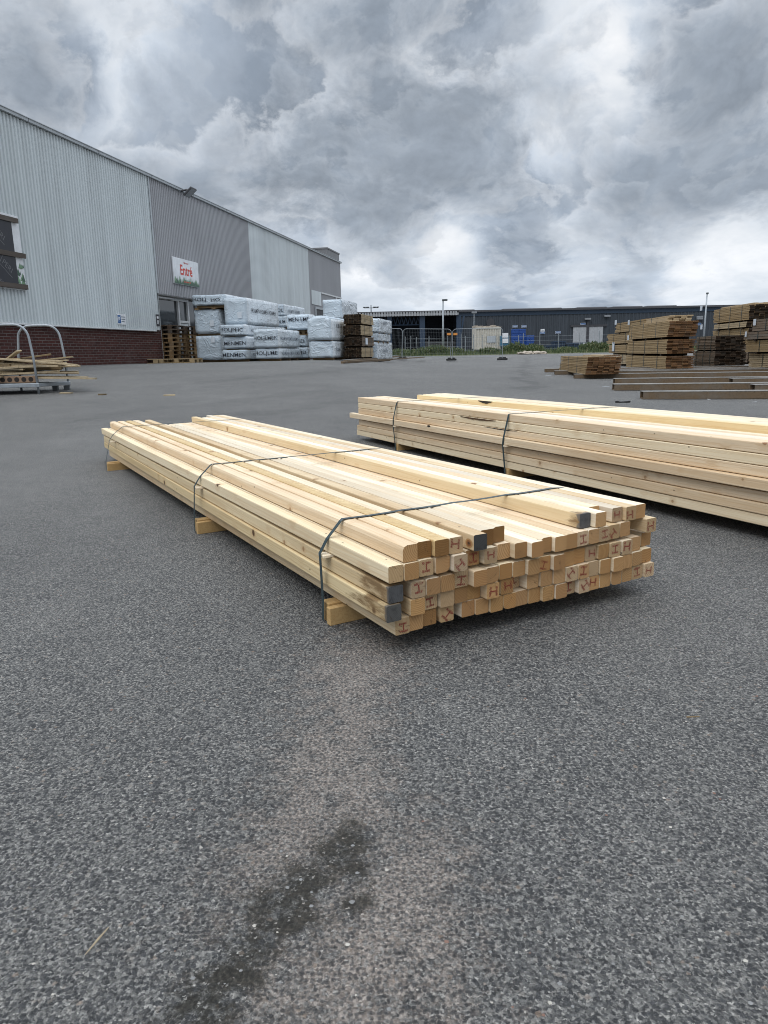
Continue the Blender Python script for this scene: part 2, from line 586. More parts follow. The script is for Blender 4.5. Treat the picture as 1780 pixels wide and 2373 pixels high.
def mat_clad(name, col, streak=.12):
    m = NT(name)
    o = m.obj()
    st = m.noise(m.scale(o, (3.0, 3.0, .12)), 1.0, 5, .65)
    big = m.noise(o, .35, 4, .6)
    pan = m.noise(m.scale(o, (.9, .9, 0)), 1.0, 1, .3)
    k = m.math('ADD', m.mr(st, .25, .75, 1 - streak, 1 + streak, 'LINEAR'), m.mr(big, .3, .7, -.06, .06, 'LINEAR'))
    k = m.math('ADD', k, m.mr(pan, .3, .7, -.04, .04, 'LINEAR'))
    z = m.n('SeparateXYZ', None, {0: o}, 2)
    c = m.mix(1.0, col, m.n('CombineColor', None, {0: k, 1: k, 2: k}), 'MULTIPLY')
    grime = m.math('MULTIPLY', m.mr(z, 1.7, 1.1), m.mr(st, .4, .7, 0, .35))
    c = m.mix(grime, c, (.16, .15, .13))
    m.bsdf(c, m.mr(st, .3, .7, .38, .55, 'LINEAR'), m.bump(m.noise(o, 1.3, 2), .12, .05), spec=.45)
    return m.mat


def mat_brick():
    m = NT('dark_red_brick')
    o = m.obj()
    v = m.n('CombineXYZ', None, {0: m.n('SeparateXYZ', None, {0: o}, 1), 1: m.n('SeparateXYZ', None, {0: o}, 2), 2: 0.0})
    nd = m.t.nodes.new('ShaderNodeTexBrick')
    for k, val in {'Vector': v, 'Color1': (.046, .016, .013), 'Color2': (.080, .025, .020), 'Mortar': (.155, .135, .125), 'Scale': 1.0, 'Mortar Size': .008, 'Mortar Smooth': .3, 'Bias': -.1, 'Brick Width': .26, 'Row Height': .075}.items():
        m.set(nd.inputs[k], val)
    n1 = m.noise(m.scale(v, (3, 9, 1)), 1.0, 4, .6)
    n2 = m.noise(v, .9, 4, .6)
    c = m.mix(m.mr(n1, .3, .7, 0, .5), nd.outputs[0], (.045, .016, .013))
    c = m.mix(m.mr(n2, .5, .8, 0, .45), c, (.15, .11, .10))
    z = m.n('SeparateXYZ', None, {0: o}, 2)
    c = m.mix(m.math('MULTIPLY', m.mr(z, .25, 0), .5), c, (.07, .06, .055))
    h = m.math('SUBTRACT', m.math('MULTIPLY', n1, .3), nd.outputs[1])
    m.bsdf(c, .8, m.bump(h, .6, .008), spec=.25)
    return m.mat


def mat_leaf():
    m = NT('weed_green')
    isl = m.n('NewGeometry', out='Random Per Island')
    c = m.ramp(isl, [(0, (.032, .055, .020)), (.5, (.065, .10, .034)), (.82, (.12, .15, .055)), (1, (.24, .22, .11))])
    b = m.n('BsdfPrincipled', None, {'Base Color': c, 'Roughness': .6})
    t = m.n('BsdfTranslucent', None, {'Color': c})
    m.t.links.new(m.n('MixShader', None, {0: .25, 1: b, 2: t}), m.out.inputs[0])
    return m.mat


def mat_glass(name, base):
    m = NT(name)
    o = m.obj()
    m.bsdf(base, .06, m.bump(m.noise(o, .8, 2), .05, .05), spec=.8)
    return m.mat


M['asphalt'] = mat_asphalt()
M['side'] = timber_side('spruce_side', (.655, .49, .315), (.795, .66, .475))
M['side_pale'] = timber_side('spruce_pale_side', (.755, .63, .46), (.88, .785, .62))
M['side_rough'] = timber_side('spruce_rough_side', (.60, .44, .22), (.70, .55, .32), rough_sawn=True)
M['side_stain'] = timber_side('spruce_stained_side', (.60, .47, .29), (.72, .60, .40), stain=.62)
M['side_short'] = timber_side('spruce_short_stain_side', (.66, .53, .34), (.78, .66, .47), stain=.17)
M['end'] = timber_end('spruce_end', (.36, .192, .078), (.49, .295, .135))
M['end_pale'] = timber_end('spruce_pale_end', (.44, .30, .168), (.53, .385, .235))
M['end_dark'] = timber_end('spruce_dark_end', (.21, .105, .034), (.28, .15, .056))
M['end_paint'] = timber_end('spruce_painted_end', (.060, .061, .064), (.10, .101, .105), painted=True)
M['stamp'] = mat_stamp()
M['bearer'] = timber_side('bearer_side', (.42, .27, .115), (.52, .35, .16))
M['strap'] = plain('strap_plastic', (.030, .050, .055), .3, var=.25, vscale=9)
M['clad_light'] = mat_clad('light_grey_cladding', (.56, .60, .605))
M['clad_dark'] = mat_clad('mid_grey_cladding', (.335, .335, .347), .08)
M['parapet'] = mat_clad('dark_parapet', (.16, .16, .165), .1)
M['clad_pale'] = mat_clad('pale_grey_cladding', (.60, .635, .64))
M['brick'] = mat_brick()
M['trim'] = plain('grey_trim', (.40, .425, .44), .45)
M['trim_white'] = plain('white_trim', (.62, .63, .63), .4)
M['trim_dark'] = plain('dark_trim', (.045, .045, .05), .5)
M['roof'] = plain('roof_felt', (.07, .07, .075), .8)
M['glass'] = mat_glass('shop_glass', (.045, .05, .053))
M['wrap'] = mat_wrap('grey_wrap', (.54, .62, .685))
M['wrap_side'] = mat_wrap('lit_side_grey_wrap', (.68, .725, .755), .28, .9)  # same plastic made paler: brightness of the right faces put into the colour
M['wrap_silver'] = mat_wrap('silver_wrap', (.68, .72, .75), .26, 1.6, True)
M['ink'] = plain('black_ink', (.02, .024, .035), .5)
M['ink_grey'] = plain('faded_ink', (.13, .15, .18), .5)
M['paper'] = plain('label_paper', (.60, .64, .68), .6)
M['pallet'] = mat_planks('pallet_wood', (.24, .145, .068), (.40, .27, .145), .35)
M['pallet_old'] = mat_planks('old_pallet_wood', (.075, .05, .035), (.15, .105, .07), .5)
M['pallet_new'] = mat_planks('new_pallet_wood', (.42, .30, .16), (.52, .39, .23), .2)
M['deck'] = mat_planks('treated_planks', (.275, .185, .09), (.42, .305, .17), .15)
M['deck_dark'] = mat_planks('dark_treated_planks', (.014, .009, .005), (.042, .024, .012), .15)
M['deck_end'] = mat_planks('treated_plank_ends', (.085, .042, .017), (.185, .095, .042), .2)
M['deck_grey'] = mat_planks('weathered_planks', (.155, .115, .08), (.24, .18, .13), .55)
M['deck_tan'] = mat_planks('tan_planks', (.38, .29, .175), (.50, .39, .25), .3)
M['galv'] = plain('galvanised_steel', (.30, .325, .345), .42, .35, .2, 6)
M['galv_dark'] = plain('dark_steel', (.12, .13, .135), .5, .4, .25)
M['offcut'] = mat_planks('offcut_wood', (.34, .26, .155), (.52, .42, .275), .4)
M['offcut_dark'] = mat_planks('old_offcut_wood', (.14, .10, .055), (.25, .18, .10), .3)
M['tray'] = plain('brown_tray', (.25, .16, .10), .8)
M['hole_shade'] = plain('hollow_shade', (.02, .015, .012), .9)  # near black, stands for the shade inside open holes
M['beam'] = mat_planks('bearer_beam_wood', (.115, .078, .046), (.185, .13, .08), .4)
M['beam_top'] = plain('grey_beam_top', (.23, .215, .195), .6, var=.35)
M['rubber'] = plain('black_rubber', (.02, .02, .02), .8)
M['concrete'] = plain('concrete', (.28, .275, .26), .85, var=.25)
M['bluewall'] = mat_clad('dark_blue_grey_cladding', (.042, .050, .060), .25)
M['bluetrim'] = plain('blue_trim', (.018, .036, .062), .5)
M['navy'] = plain('navy_wall', (.016, .022, .036), .7)
M['bluesteel'] = plain('blue_steel', (.022, .042, .075), .5)
M['corr'] = plain('pale_corrugated_sheet', (.36, .37, .38), .5)
M['cream'] = plain('cream_container_paint', (.50, .47, .40), .55, var=.2, bump=.1)
M['bluebox'] = plain('blue_plastic', (.016, .065, .26), .5)
M['tealbox'] = plain('teal_blue_plastic', (.04, .15, .24), .5)
M['signblue'] = plain('sign_blue', (.022, .10, .27), .45)
M['signwhite'] = plain('sign_white', (.70, .71, .72), .4)
M['red'] = plain('sign_red', (.55, .055, .03), .45)
M['yellow'] = plain('sign_yellow', (.62, .50, .03), .5)
M['orange'] = plain('orange_plate', (.62, .25, .05), .5)
M['leaf'] = mat_leaf()
M['verge'] = plain('verge_soil', (.075, .085, .035), .9, var=.4, vscale=1)
M['treeL'] = plain('printed_light_green', (.16, .27, .16), .5)
M['treeD'] = plain('printed_dark_green', (.055, .11, .075), .5)
M['form'] = plain('black_formwork_board', (.012, .013, .02), .35, var=.3)
M['formtext'] = plain('grey_print', (.12, .12, .125), .5)
M['batten'] = mat_planks('weathered_batten', (.085, .07, .06), (.12, .10, .085), .6)
M['lamp'] = plain('lamp_glass', (.22, .23, .24), .2)
M['bag'] = plain('pale_sack', (.40, .345, .28), .8, bump=.4)

# ------------------------------------------------------------------ ground


def grid_axis(lo, hi, segs):
    out = []
    x = lo
    for end, st in segs:
        while x < end - 1e-6:
            out.append(x)
            x = min(x + st, end)
    out.append(hi)
    return out


xs = grid_axis(-900, 900, [(-200, 100), (-40, 20), (-16, 2), (20, .5), (60, 4), (200, 20), (900, 100)])
ys = grid_axis(-60, 1500, [(-4, 8), (32, .4), (70, 1), (140, 10), (1500, 136)])
mb = MB()
mb.v = [(x, y, g(x, y)) for y in ys for x in xs]
nx_ = len(xs)
mb.f = [(j * nx_ + i, j * nx_ + i + 1, (j + 1) * nx_ + i + 1, (j + 1) * nx_ + i) for j in range(len(ys) - 1) for i in range(nx_ - 1)]
mb.m = [0] * len(mb.f)
struct(tag(mb.build('asphalt_yard', M['asphalt'], smooth=True), 'worn grey asphalt yard with a dark stain and pale dust', None))

# ------------------------------------------------------------------ timber bundles
P0 = .0465
B = .0440


def timber_mesh(name, L, mats, wane=None, warp=0.0, seed=0):
    rn = random.Random(seed)
    h = B / 2
    hx = .0217
    c = .0034
    prof = []
    for ci, (sx, sz) in enumerate(((-1, -1), (1, -1), (1, 1), (-1, 1))):
        k = c
        if wane == ci:
            k = .013
        pa = [(sx * hx, sz * (h - k)), (sx * (hx - k * .3), sz * (h - k * .3)), (sx * (hx - k), sz * h)]
        if ci in (0, 2):
            prof += pa
        else:
            prof += pa[::-1]
    n = len(prof)
    K = 14
    vs, fs = [], []
    a1, a2, ph = rn.uniform(-1, 1) * warp, rn.uniform(-1, 1) * warp * .5, rn.uniform(0, 6)
    for k in range(K + 1):
        y = L * k / K
        dx = a1 * math.sin(math.pi * k / K) + .0004 * rn.uniform(-1, 1)
        dz = abs(a2) * .3 * math.sin(math.pi * k / K + 0)
        sq = 1 - .004 * rn.random()
        for (x, z) in prof:
            vs.append((x * sq + dx, y, z + h + dz))
    for k in range(K):
        for i in range(n):
            j = (i + 1) % n
            fs.append((k * n + i, k * n + j, (k + 1) * n + j, (k + 1) * n + i))
    me_m = [0] * len(fs)
    fs.append(tuple(range(n))[::-1])
    fs.append(tuple(K * n + i for i in range(n)))
    me_m += [1, 2]
    me = bpy.data.meshes.new(name)
    me.from_pydata(vs, [], fs)
    for mt in mats:
        me.materials.append(mt)
    me.polygons.foreach_set('material_index', me_m)
    me.update()
    return me


_tm = {}


def get_timber(L, side, end, wane, var):
    key = (round(L, 2), side, end, wane, var)
    if key not in _tm:
        _tm[key] = timber_mesh('timber', L, [M[side], M[end], M['end']], wane, .002, var * 7 + 3)
    return _tm[key]


def stamp_mesh(mode, seed):
    """red I-shaped stamp: a stem between two lines of tiny blurred marks"""
    rn = random.Random(seed)
    b = MB()

    def q(x0, z0, x1, z1):
        b.add([(x0, 0, z0), (x1, 0, z0), (x1, 0, z1), (x0, 0, z1)], [(0, 1, 2, 3)])
    q(-.0017, -.0085, .0017, .0085)
    for s in (-1, 1):
        x = -.0125
        while x < .011:
            w = rn.uniform(.0022, .0034)
            t = rn.uniform(.0026, .0040)
            j = rn.uniform(-.0008, .0008)
            z0 = s * .0105 + j
            q(x, z0 - t, x + w * .5, z0 + t)
            if rn.random() < .6:
                q(x, z0 - .0010, x + w, z0 + .0010)
            if rn.random() < .5:
                q(x + w * .6, z0 - t * .8, x + w, z0 + t * .3)
            x += w + .0006
    a = {'I': 0, 'H': 90, 'D': 50, 'E': 20}[mode] + rn.uniform(-7, 7)
    R = Matrix.Rotation(RD(a), 3, 'Y')
    sx, sz = rn.uniform(-.006, .006), rn.uniform(-.005, .005)
    k = rn.uniform(.95, 1.12)
    out = []
    for p in b.v:
        v = R @ (Vector(p) * k)
        x = max(-B / 2 + .001, min(B / 2 - .001, v.x + sx))
        z = max(-B / 2 + .001, min(B / 2 - .001, v.z + sz))
        out.append((x, 0, z))
    b.v = out
    return b


def timber(parent, v, u0, hz, L=4.33, side='side', end='end', wane=None, var=0, yaw=0.0, tint=1.0, stamp=None, warm=1.0):
    me = get_timber(L, side, end, wane, var)
    o = link('timber', me, parent, (v * P0 + B / 2, u0, hz))
    o.rotation_euler = (0, 0, yaw)
    o.color = (tint, tint * (1 - .03 * (warm - 1)), tint * (1 - .12 * (warm - 1)), 1)
    if end == 'end_paint':
        o['label'] = 'timber with a dark grey painted end'
    if side == 'side_rough':
        o['label'] = 'rough sawn yellowish timber'
    if stamp:
        s = stamp_mesh(stamp, int(v * 100 + hz * 10000)).build('stamp', M['stamp'], o, (0, -.0009, B / 2))
    return o


def ribbon(name, pts, u, w, parent, mat, th=.0012):
    """strap: polyline of (v,h) swept flat, w wide along the timbers"""
    b = MB()
    n = len(pts)
    nrm = []
    for i in range(n):
        a, c = Vector(pts[max(i - 1, 0)]), Vector(pts[min(i + 1, n - 1)])
        d = (c - a).normalized()
        nrm.append(Vector((-d.y, d.x)))
    vs = []
    for i, p in enumerate(pts):
        p = Vector(p)
        du = .004 * math.sin(i * 2.1 + u * 5)
        tw = .0025 * math.sin(i * 1.7 + u * 9)
        for k, s in ((0, -1), (0, 1), (1, 1), (1, -1)):
            q = p + nrm[i] * (th * (1 + k) + s * tw * 0)
            vs.append((q.x, u + du + s * w / 2, q.y))
    fs = []
    for i in range(n - 1):
        for k in range(4):
            j = (k + 1) % 4
            fs.append((i * 4 + k, i * 4 + j, (i + 1) * 4 + j, (i + 1) * 4 + k))
    fs += [(0, 3, 2, 1), tuple((n - 1) * 4 + k for k in range(4))]
    b.add(vs, fs)
    return b.build(name, mat, parent)


def fixpos(lst):
    out = []
    for u, v in lst:
        if out and v < out[-1][1] + .968:
            v = out[-1][1] + .968
        out.append((u, v))
    return out


BH = .06          # bearer height
YAW1 = RD(29.8)   # rotation about z that turns +Y to the bundle's length
A1 = Vector((.0221, 1.7098, 0))
bundle1 = thing('timber_bundle', 'strapped bundle of square pale timbers with red stamped ends on the open asphalt, nearest', 'timber bundle', A1, YAW1, 'strapped timber bundles on the asphalt')

ROWS = {
    1: [(-.001, .01), (.003, .98), (.01, 2.02), (.007, 3.17), (.011, 4.66), (.003, 5.48), (-.001, 6.46), (-.006, 7.36), (-.006, 8.37), (-.003, 9.33), (-.009, 10.29), (-.017, 11.24), (-.008, 12.3), (-.02, 13.27), (-.013, 14.27), (-.018, 15.25), (-.019, 16.28), (-.019, 17.38), (-.02, 18.38), (-.016, 19.45)],
    2: [(-.016, -.70), (-.004, .93), (.006, 2.03), (.006, 3.03), (.01, 4.1), (.007, 5.1), (-.018, 6.08), (-.001, 7.3), (.022, 8.3), (-.008, 9.28), (-.014, 10.25), (-.023, 11.25), (-.02, 12.22), (-.019, 13.2), (-.014, 14.17), (-.021, 15.15), (-.025, 16.2), (-.022, 17.18), (-.021, 18.2), (-.010, 19.3)],
    3: [(-.013, -.48), (-.003, .98), (-.004, 1.97), (-.007, 2.96), (-.003, 4.05), (-.019, 5.03), (-.018, 6.02), (-.009, 7.1), (-.017, 8.08), (-.019, 9.06), (-.018, 10.03), (-.027, 11.0), (-.02, 12.0), (-.017, 13.01), (-.016, 14.0), (-.021, 15.0), (-.026, 16.0), (-.023, 17.08), (-.018, 18.15), (.01, 19.7)],
    4: [(-.011, -.51), (-.012, .48), (-.011, 1.5), (-.01, 2.6), (-.022, 3.62), (.001, 4.8), (-.013, 5.9), (-.001, 7.1), (-.017, 8.08), (-.032, 9.06), (-.021, 10.09), (-.03, 11.06), (-.029, 12.03), (-.027, 13.0), (-.019, 13.98), (-.02, 14.98), (-.02, 15.96), (-.013, 17.04), (-.023, 19.29)],
    5: [(-.006, .46), (.006, 1.5), (-.012, 2.48), (-.007, 3.46), (-.026, 4.95), (.007, 5.94), (.01, 6.92), (.0, 13.61), (-.024, 14.6), (.057, 15.58), (-.001, 16.56), (-.009, 17.54), (-.009, 18.52)],
}
STAMPS = {(1, 0): 'I', (1, 3): 'D', (1, 12): 'I', (1, 13): 'D', (1, 14): 'H', (1, 18): 'I', (1, 19): 'H', (2, 2): 'I', (2, 6): 'H', (2, 7): 'H', (2, 8): 'I', (2, 12): 'D', (2, 13): 'I',
          (3, 1): 'I', (3, 4): 'I', (3, 10): 'E', (3, 14): 'H', (3, 16): 'I', (3, 17): 'H', (4, 0): None, (4, 2): 'I', (4, 4): 'D', (4, 5): 'I', (4, 6): 'H', (4, 13): 'I', (4, 15): 'I', (4, 16): 'D', (4, 18): 'H',
          (5, 3): 'H', (5, 10): 'H', (5, 11): 'H'}
PAINT = {(2, 0), (3, 0), (5, 4), (5, 7)}
DARKEND = {(5, 1), (5, 2), (5, 5), (5, 6)}
PALEEND = {(2, 14), (4, 15), (2, 12), (4, 0), (2, 3), (4, 2)}
ROUGH = {(5, 2)}
WANE = {(4, 3): 1, (3, 15): 1, (1, 7): 0, (4, 10): 3, (2, 18): 1, (1, 16): 0, (5, 0): 3, (5, 6): 3, (3, 6): 1, (1, 18): 2}
LEN = {(5, 5): 3.63, (5, 6): 3.76, (5, 8): 4.20, (5, 9): 4.1, (1, 0): 4.15}
SPLAY = {1: -.30, 2: .3, 3: .1, 4: .0, 5: .55}
rr = random.Random(3)
HZ = {}
for k in range(1, 6):
    hz = BH + (k - 1) * P0 + (.008 if k > 3 else 0)
    HZ[k] = hz
    row = fixpos(ROWS[k])
    for i, (u0, v) in enumerate(row):
        key = (k, i)
        stm = STAMPS.get(key)
        end = 'end_paint' if key in PAINT else 'end_dark' if key in DARKEND else 'end_pale' if (key in PALEEND or (stm and rr.random() < .6)) else 'end'
        side = 'side_rough' if key in ROUGH else 'side_short' if key == (5, 7) else 'side_stain' if key in PAINT and key != (5, 4) else rr.choice(['side', 'side', 'side_pale', 'side_pale'])
        L = LEN.get(key, 4.33) + rr.uniform(-.025, .03)
        # the upper timbers fan out a little towards the far end
        if k == 5:
            vf = v + .42 + (v - .46) * (.22 if i < 7 else .03)
            if 7 <= i:
                vf = v + .75 - (i - 7) * .02
        else:
            vf = v + SPLAY[k] * (1 - i / 20) + rr.uniform(-.02, .02)
        yaw = -math.atan((vf - v) * P0 / 4.33)
        timber(bundle1, v, u0 + rr.uniform(-.006, .006), hz + rr.uniform(0, .0008), L, side, end, WANE.get(key), i % 4, yaw, rr.uniform(.80, 1.08), stm, rr.uniform(.4, 2.2))

# far end of row heights for straps
top5 = HZ[5] + B
for bi, (u, vL, vR) in enumerate(((.335, -.93, 19.9), (1.64, -1.35, 19.6), (3.80, -1.95, 19.4))):
    b = MB().bevbox(vL * P0 + .004, u - .022, 0, vR * P0, u + .022, BH, .002)
    o = b.build('bearer', M['bearer'], bundle1)
    b = MB().bevbox(vL * P0 - .004, u - .046, 0, vL * P0 + .16, u - .024, BH - .006, .002)
    b.build('bearer', M['bearer'], bundle1)
    sp = bi * .12
    vs_ = vL + .05
    st = MB().bevbox((-1.02 - .1 * bi) * P0, u - .02, HZ[3] + B + .001, 19.5 * P0, u + .02, HZ[3] + B + .0085, .0008)
    st.build('sticker_lath', M['side_pale'], bundle1)
    a5 = .46 + .10 * u
    pts = [(vL * P0 - .003, .004), (vL * P0 - .003, BH), ((-1.06 - .1 * bi) * P0, HZ[3] + B), ((-1.04 - .1 * bi) * P0, HZ[3] + B + .010), (-.56 * P0, HZ[4] + B * .96), ((a5 - .08) * P0, top5 - .002)]
    for q in (.1, 2, 3.2, 4.4, 6, 7.6):
        pts.append(((a5 + q) * P0, top5 + .0015))
    for q in (9, 10.5, 12):
        pts.append((q * P0, top5 + .0012))
    for q in (13.75, 15, 16.5, 18):
        pts.append(((q + .17 * u) * P0, top5 + .0015))
    pts += [((19.52 + .16 * u) * P0, top5 - .003), (20.25 * P0, HZ[4]), (20.4 * P0, HZ[2]), (vR * P0 + .004, BH), (vR * P0 + .004, .004)]
    ribbon('strap', pts, u - .002, .0145, bundle1, M['strap'])

# second bundle
YAW2 = RD(25.9)
FAR2 = Vector((-.219, 6.357, 0))
d2 = Vector((-math.sin(YAW2), math.cos(YAW2), 0))
LB2 = 4.33
A2 = FAR2 - d2 * LB2
bundle2 = thing('timber_bundle', 'taller strapped bundle of square pale timbers behind the first one, running out of the frame', 'timber bundle', A2, YAW2, 'strapped timber bundles on the asphalt')
OFF2 = {1: -.02, 2: -.12, 3: .05, 4: -.62, 5: .02, 6: .06, 7: .16}
FARX2 = {1: 0, 2: .0, 3: .0, 4: .12, 5: -.03, 6: -.02, 7: .0}
H2 = {}
rest = MB()
for k in range(1, 8):
    hz = BH + (k - 1) * P0 + (.008 if k > 3 else 0)
    H2[k] = hz
    for i in range(19):
        if k == 7 and 6 <= i <= 11:
            continue
        v = OFF2[k] * (1 if i == 0 else .3) + i * 1.003 + (.15 if OFF2[k] < -.5 and i else 0)
        u0 = rr.uniform(-.02, .02)
        show = i == 0 or i == 18 or k == 7 or (k == 6 and i in (6, 7, 8, 9, 10, 11))
        if k == 7 and i >= 12:
            v += .35
        L = LB2 + FARX2[k] * (1 if i == 0 else .2) + rr.uniform(-.02, .02)
        if k == 7 and 12 <= i <= 13:
            L = LB2 - .05 + (i - 12) * -.08
        if show:
            side = rr.choice(['side', 'side_pale', 'side_pale'])
            timber(bundle2, v, u0, hz, L, side, 'end', None, (i + k) % 4, -rr.uniform(-.0005, .001), rr.uniform(.9, 1.04), None, rr.uniform(.6, 2.0) if i != 12 else 3.2)  # timber beside the gap tinted orange: bounced light put into its colour
        else:
            rest.box(v * P0, u0, hz + .0006, v * P0 + B, u0 + L, hz + B)
o = rest.build('inner_timbers', M['side'], bundle2)
o['kind'] = 'stuff'
top7 = H2[7] + B
for bi, (u, vL, vR) in enumerate(((LB2 - .755, -.25, 19.3), (LB2 - 2.24, -.3, 19.3), (.12, -.3, 19.3))):
    MB().bevbox(vL * P0 + .004, u - .04, 0, vR * P0, u + .005, BH, .002).build('bearer', M['bearer'], bundle2)
    MB().bevbox(-.75 * P0, u - .05, H2[3] + B + .001, 19 * P0, u - .015, H2[3] + B + .0085, .0008).build('sticker_lath', M['side_pale'], bundle2)
    pts = [(vL * P0 - .002, .004), (vL * P0 - .002, BH), (-.67 * P0, H2[4] + .002), (-.68 * P0, H2[4] + B - .002), (.03 * P0, H2[7] + B * .5), (.20 * P0, top7 - .002), (.26 * P0, top7 + .0012)]
    for q in (.5, 2, 4, 5.9, 8, 10, 12.5, 14, 16, 18):
        pts.append((q * P0, top7 + .0016))
    pts += [(19.35 * P0, top7 - .002), (19.2 * P0, H2[4]), (vR * P0 + .004, BH), (vR * P0 + .004, .004)]
    ribbon('strap', pts, u - .012, .015, bundle2, M['strap'])



def lens(name, bundle, xf, u, z, L, h, mat, seed, flat_top=True):
    """dark patch of bark or resin along a timber's face, thin and ragged"""
    rn = random.Random(seed)
    n = 16
    top, bot = [], []
    for i in range(n + 1):
        t = i / n
        e = math.sin(math.pi * t) ** .7
        y = u - L / 2 + L * t
        top.append((y, z + (0 if flat_top else h * e * rn.uniform(.35, .5))))
        bot.append((y, z - h * e * rn.uniform(.75, 1.0) * (1 if flat_top else .5)))
    vs, fs = [], []
    for x in (xf - .0014, xf + .002):
        vs += [(x, y, q) for y, q in top] + [(x, y, q) for y, q in bot]
    m_ = 2 * (n + 1)
    for i in range(n):
        fs.append((i, i + n + 1, i + n + 2, i + 1))
        fs.append((m_ + i, m_ + i + 1, m_ + i + n + 2, m_ + i + n + 1))
        fs.append((i, i + 1, m_ + i + 1, m_ + i))
        fs.append((i + n + 1, m_ + i + n + 1, m_ + i + n + 2, i + n + 2))
    return MB().add(vs, fs).build(name, mat, bundle)


def u_at(A_, d_, z, px):
    lo, hi = 0.0, 4.4
    P = lambda u: proj((A_.x + d_.x * u, A_.y + d_.y * u, z))[0]
    for _ in range(40):
        mid_ = (lo + hi) / 2
        if (P(mid_) - px) * (P(hi) - px) <= 0:
            lo = mid_
        else:
            hi = mid_
    return (lo + hi) / 2


M['bark'] = plain('bark', (.085, .042, .018), .9, var=.6, vscale=40, bump=.6)
M['bark_black'] = plain('black_bark', (.022, .018, .015), .9, var=.7, vscale=60, bump=.6)
xl2 = .06 * .9 * P0
lens('bark_patch', bundle2, OFF2[6] * P0, u_at(A2, d2, .30, 1105), H2[6] + B - .001, .42, .013, M['bark'], 1)
lens('resin_streak', bundle2, OFF2[5] * P0, u_at(A2, d2, .25, 1158), H2[5] + B - .001, .36, .007, M['bark_black'], 2)
lens('resin_streak', bundle2, OFF2[4] * P0 - .0005, u_at(A2, d2, .2, 1002), H2[4] + B * .9, .05, .016, M['bark_black'], 3, False)
lens('bark_patch', bundle2, (OFF2[7] * .3 + 12 * 1.003 + .35) * P0 - .0004, u_at(A2 + Vector((math.cos(YAW2), math.sin(YAW2), 0)) * .56, d2, .37, 1120), H2[7] + B - .001, .20, .022, M['bark_black'], 4)
# big red knot beside the painted end on the top layer
kx = fixpos(ROWS[5])[4]
b = MB()
for r_, mi, off in ((.0125, 0, .0006), (.0085, 1, .0009), (.0040, 2, .0012)):
    c_ = (kx[1] * P0 + B / 2 - .0217 - off, kx[0] + .022, HZ[5] + .019)
    b.add([(c_[0], c_[1] + math.cos(t * math.pi / 9) * r_ * 1.25, c_[2] + math.sin(t * math.pi / 9) * r_) for t in range(18)], [tuple(range(18))[::-1]], mi)
b.build('knot', [plain('knot_rim', (.42, .24, .10), .6), plain('knot_wood', (.25, .105, .04), .6), plain('knot_heart', (.06, .03, .015), .6)], bundle1)

# ------------------------------------------------------------------ warehouse on the left
WY = RD(11.75)
AD = Vector((math.sin(WY), math.cos(WY), 0))
BD = Vector((math.cos(WY), -math.sin(WY), 0))
W0 = at(0, 837, 17.5)
W0.z = 0


def s_of(px, py=830, inset=0.0):
    r = ray(px, py)
    # W0 + s*AD - inset*BD = t*r (plan)
    o = W0 - BD * inset
    den = r.x * AD.y - r.y * AD.x
    t = (o.x * AD.y - o.y * AD.x) / den
    s = (r.x * o.y - r.y * o.x) / den
    P = r * t
    return (Vector((P.x, P.y, 0)) - o).dot(AD), P.z + EYE


ZB = .58
Z_EAVE = s_of(0, 247.5)[1]
Z_CLAD = s_of(0, 746)[1]
S1, S2, S3, S4 = s_of(376)[0], s_of(592)[0], s_of(723)[0], s_of(795)[0]
SL = -10.0
print('warehouse', round(Z_EAVE, 2), round(Z_CLAD, 2), [round(q, 1) for q in (S1, S2, S3, S4)])
wh = thing('warehouse_building', 'long corrugated grey warehouse with a dark brick plinth on the left', 'building', (W0.x, W0.y, 0), -WY)


def corrugated(s0, s1, z0, z1, pitch=.125, depth=.03, x=0.0):
    b = MB()
    s = s0
    prof = []
    while s < s1 - 1e-4:
        for ds, dx in ((0, 0), (.30, 0), (.42, depth), (.88, depth)):
            q = s + ds * pitch
            if q < s1:
                prof.append((q, dx))
        s += pitch
    prof.append((s1, 0))
    vs, fs = [], []
    for q, dx in prof:
        vs += [(x + dx, q, z0), (x + dx, q, z1)]
    for i in range(len(prof) - 1):
        fs.append((2 * i, 2 * i + 2, 2 * i + 3, 2 * i + 1))
    return b.add(vs, fs)


S_OPEN0, S_OPEN1 = S1 + .15, S1 + 5.2
Z_OPEN = s_of(366, 680)[1]
corrugated(SL, S1, Z_CLAD, Z_EAVE - .095).build('light_cladding', M['clad_light'], wh)
b = corrugated(S1 + .002, S2, Z_OPEN, Z_EAVE - .095)
b2 = corrugated(S_OPEN1 + .02, S2, Z_CLAD, Z_OPEN)
b.add(b2.v, b2.f)
b.build('dark_cladding', M['clad_dark'], wh)
corrugated(S2 + .002, S3, Z_CLAD, Z_EAVE - .095).build('pale_cladding', M['clad_pale'], wh)
corrugated(S3 + .002, S4, ZB, Z_EAVE - .095, .09, .02).build('dark_cladding', M['clad_dark'], wh)
# plinth of brick, with the doorway left open
b = MB().box(-.30, SL, ZB - .6, -.035, S_OPEN0, Z_CLAD + .02)
b.box(-.30, S_OPEN1, ZB - .6, -.035, S3, Z_CLAD + .02)
b.build('brick_plinth', M['brick'], wh)
b = MB().box(-.034, SL, Z_CLAD - .05, .045, S1 - .3, Z_CLAD - .004).box(-.034, SL, Z_CLAD - .02, .065, S1 - .3, Z_CLAD - .0501 + .012)
b.build('base_flashing', M['trim_white'], wh)
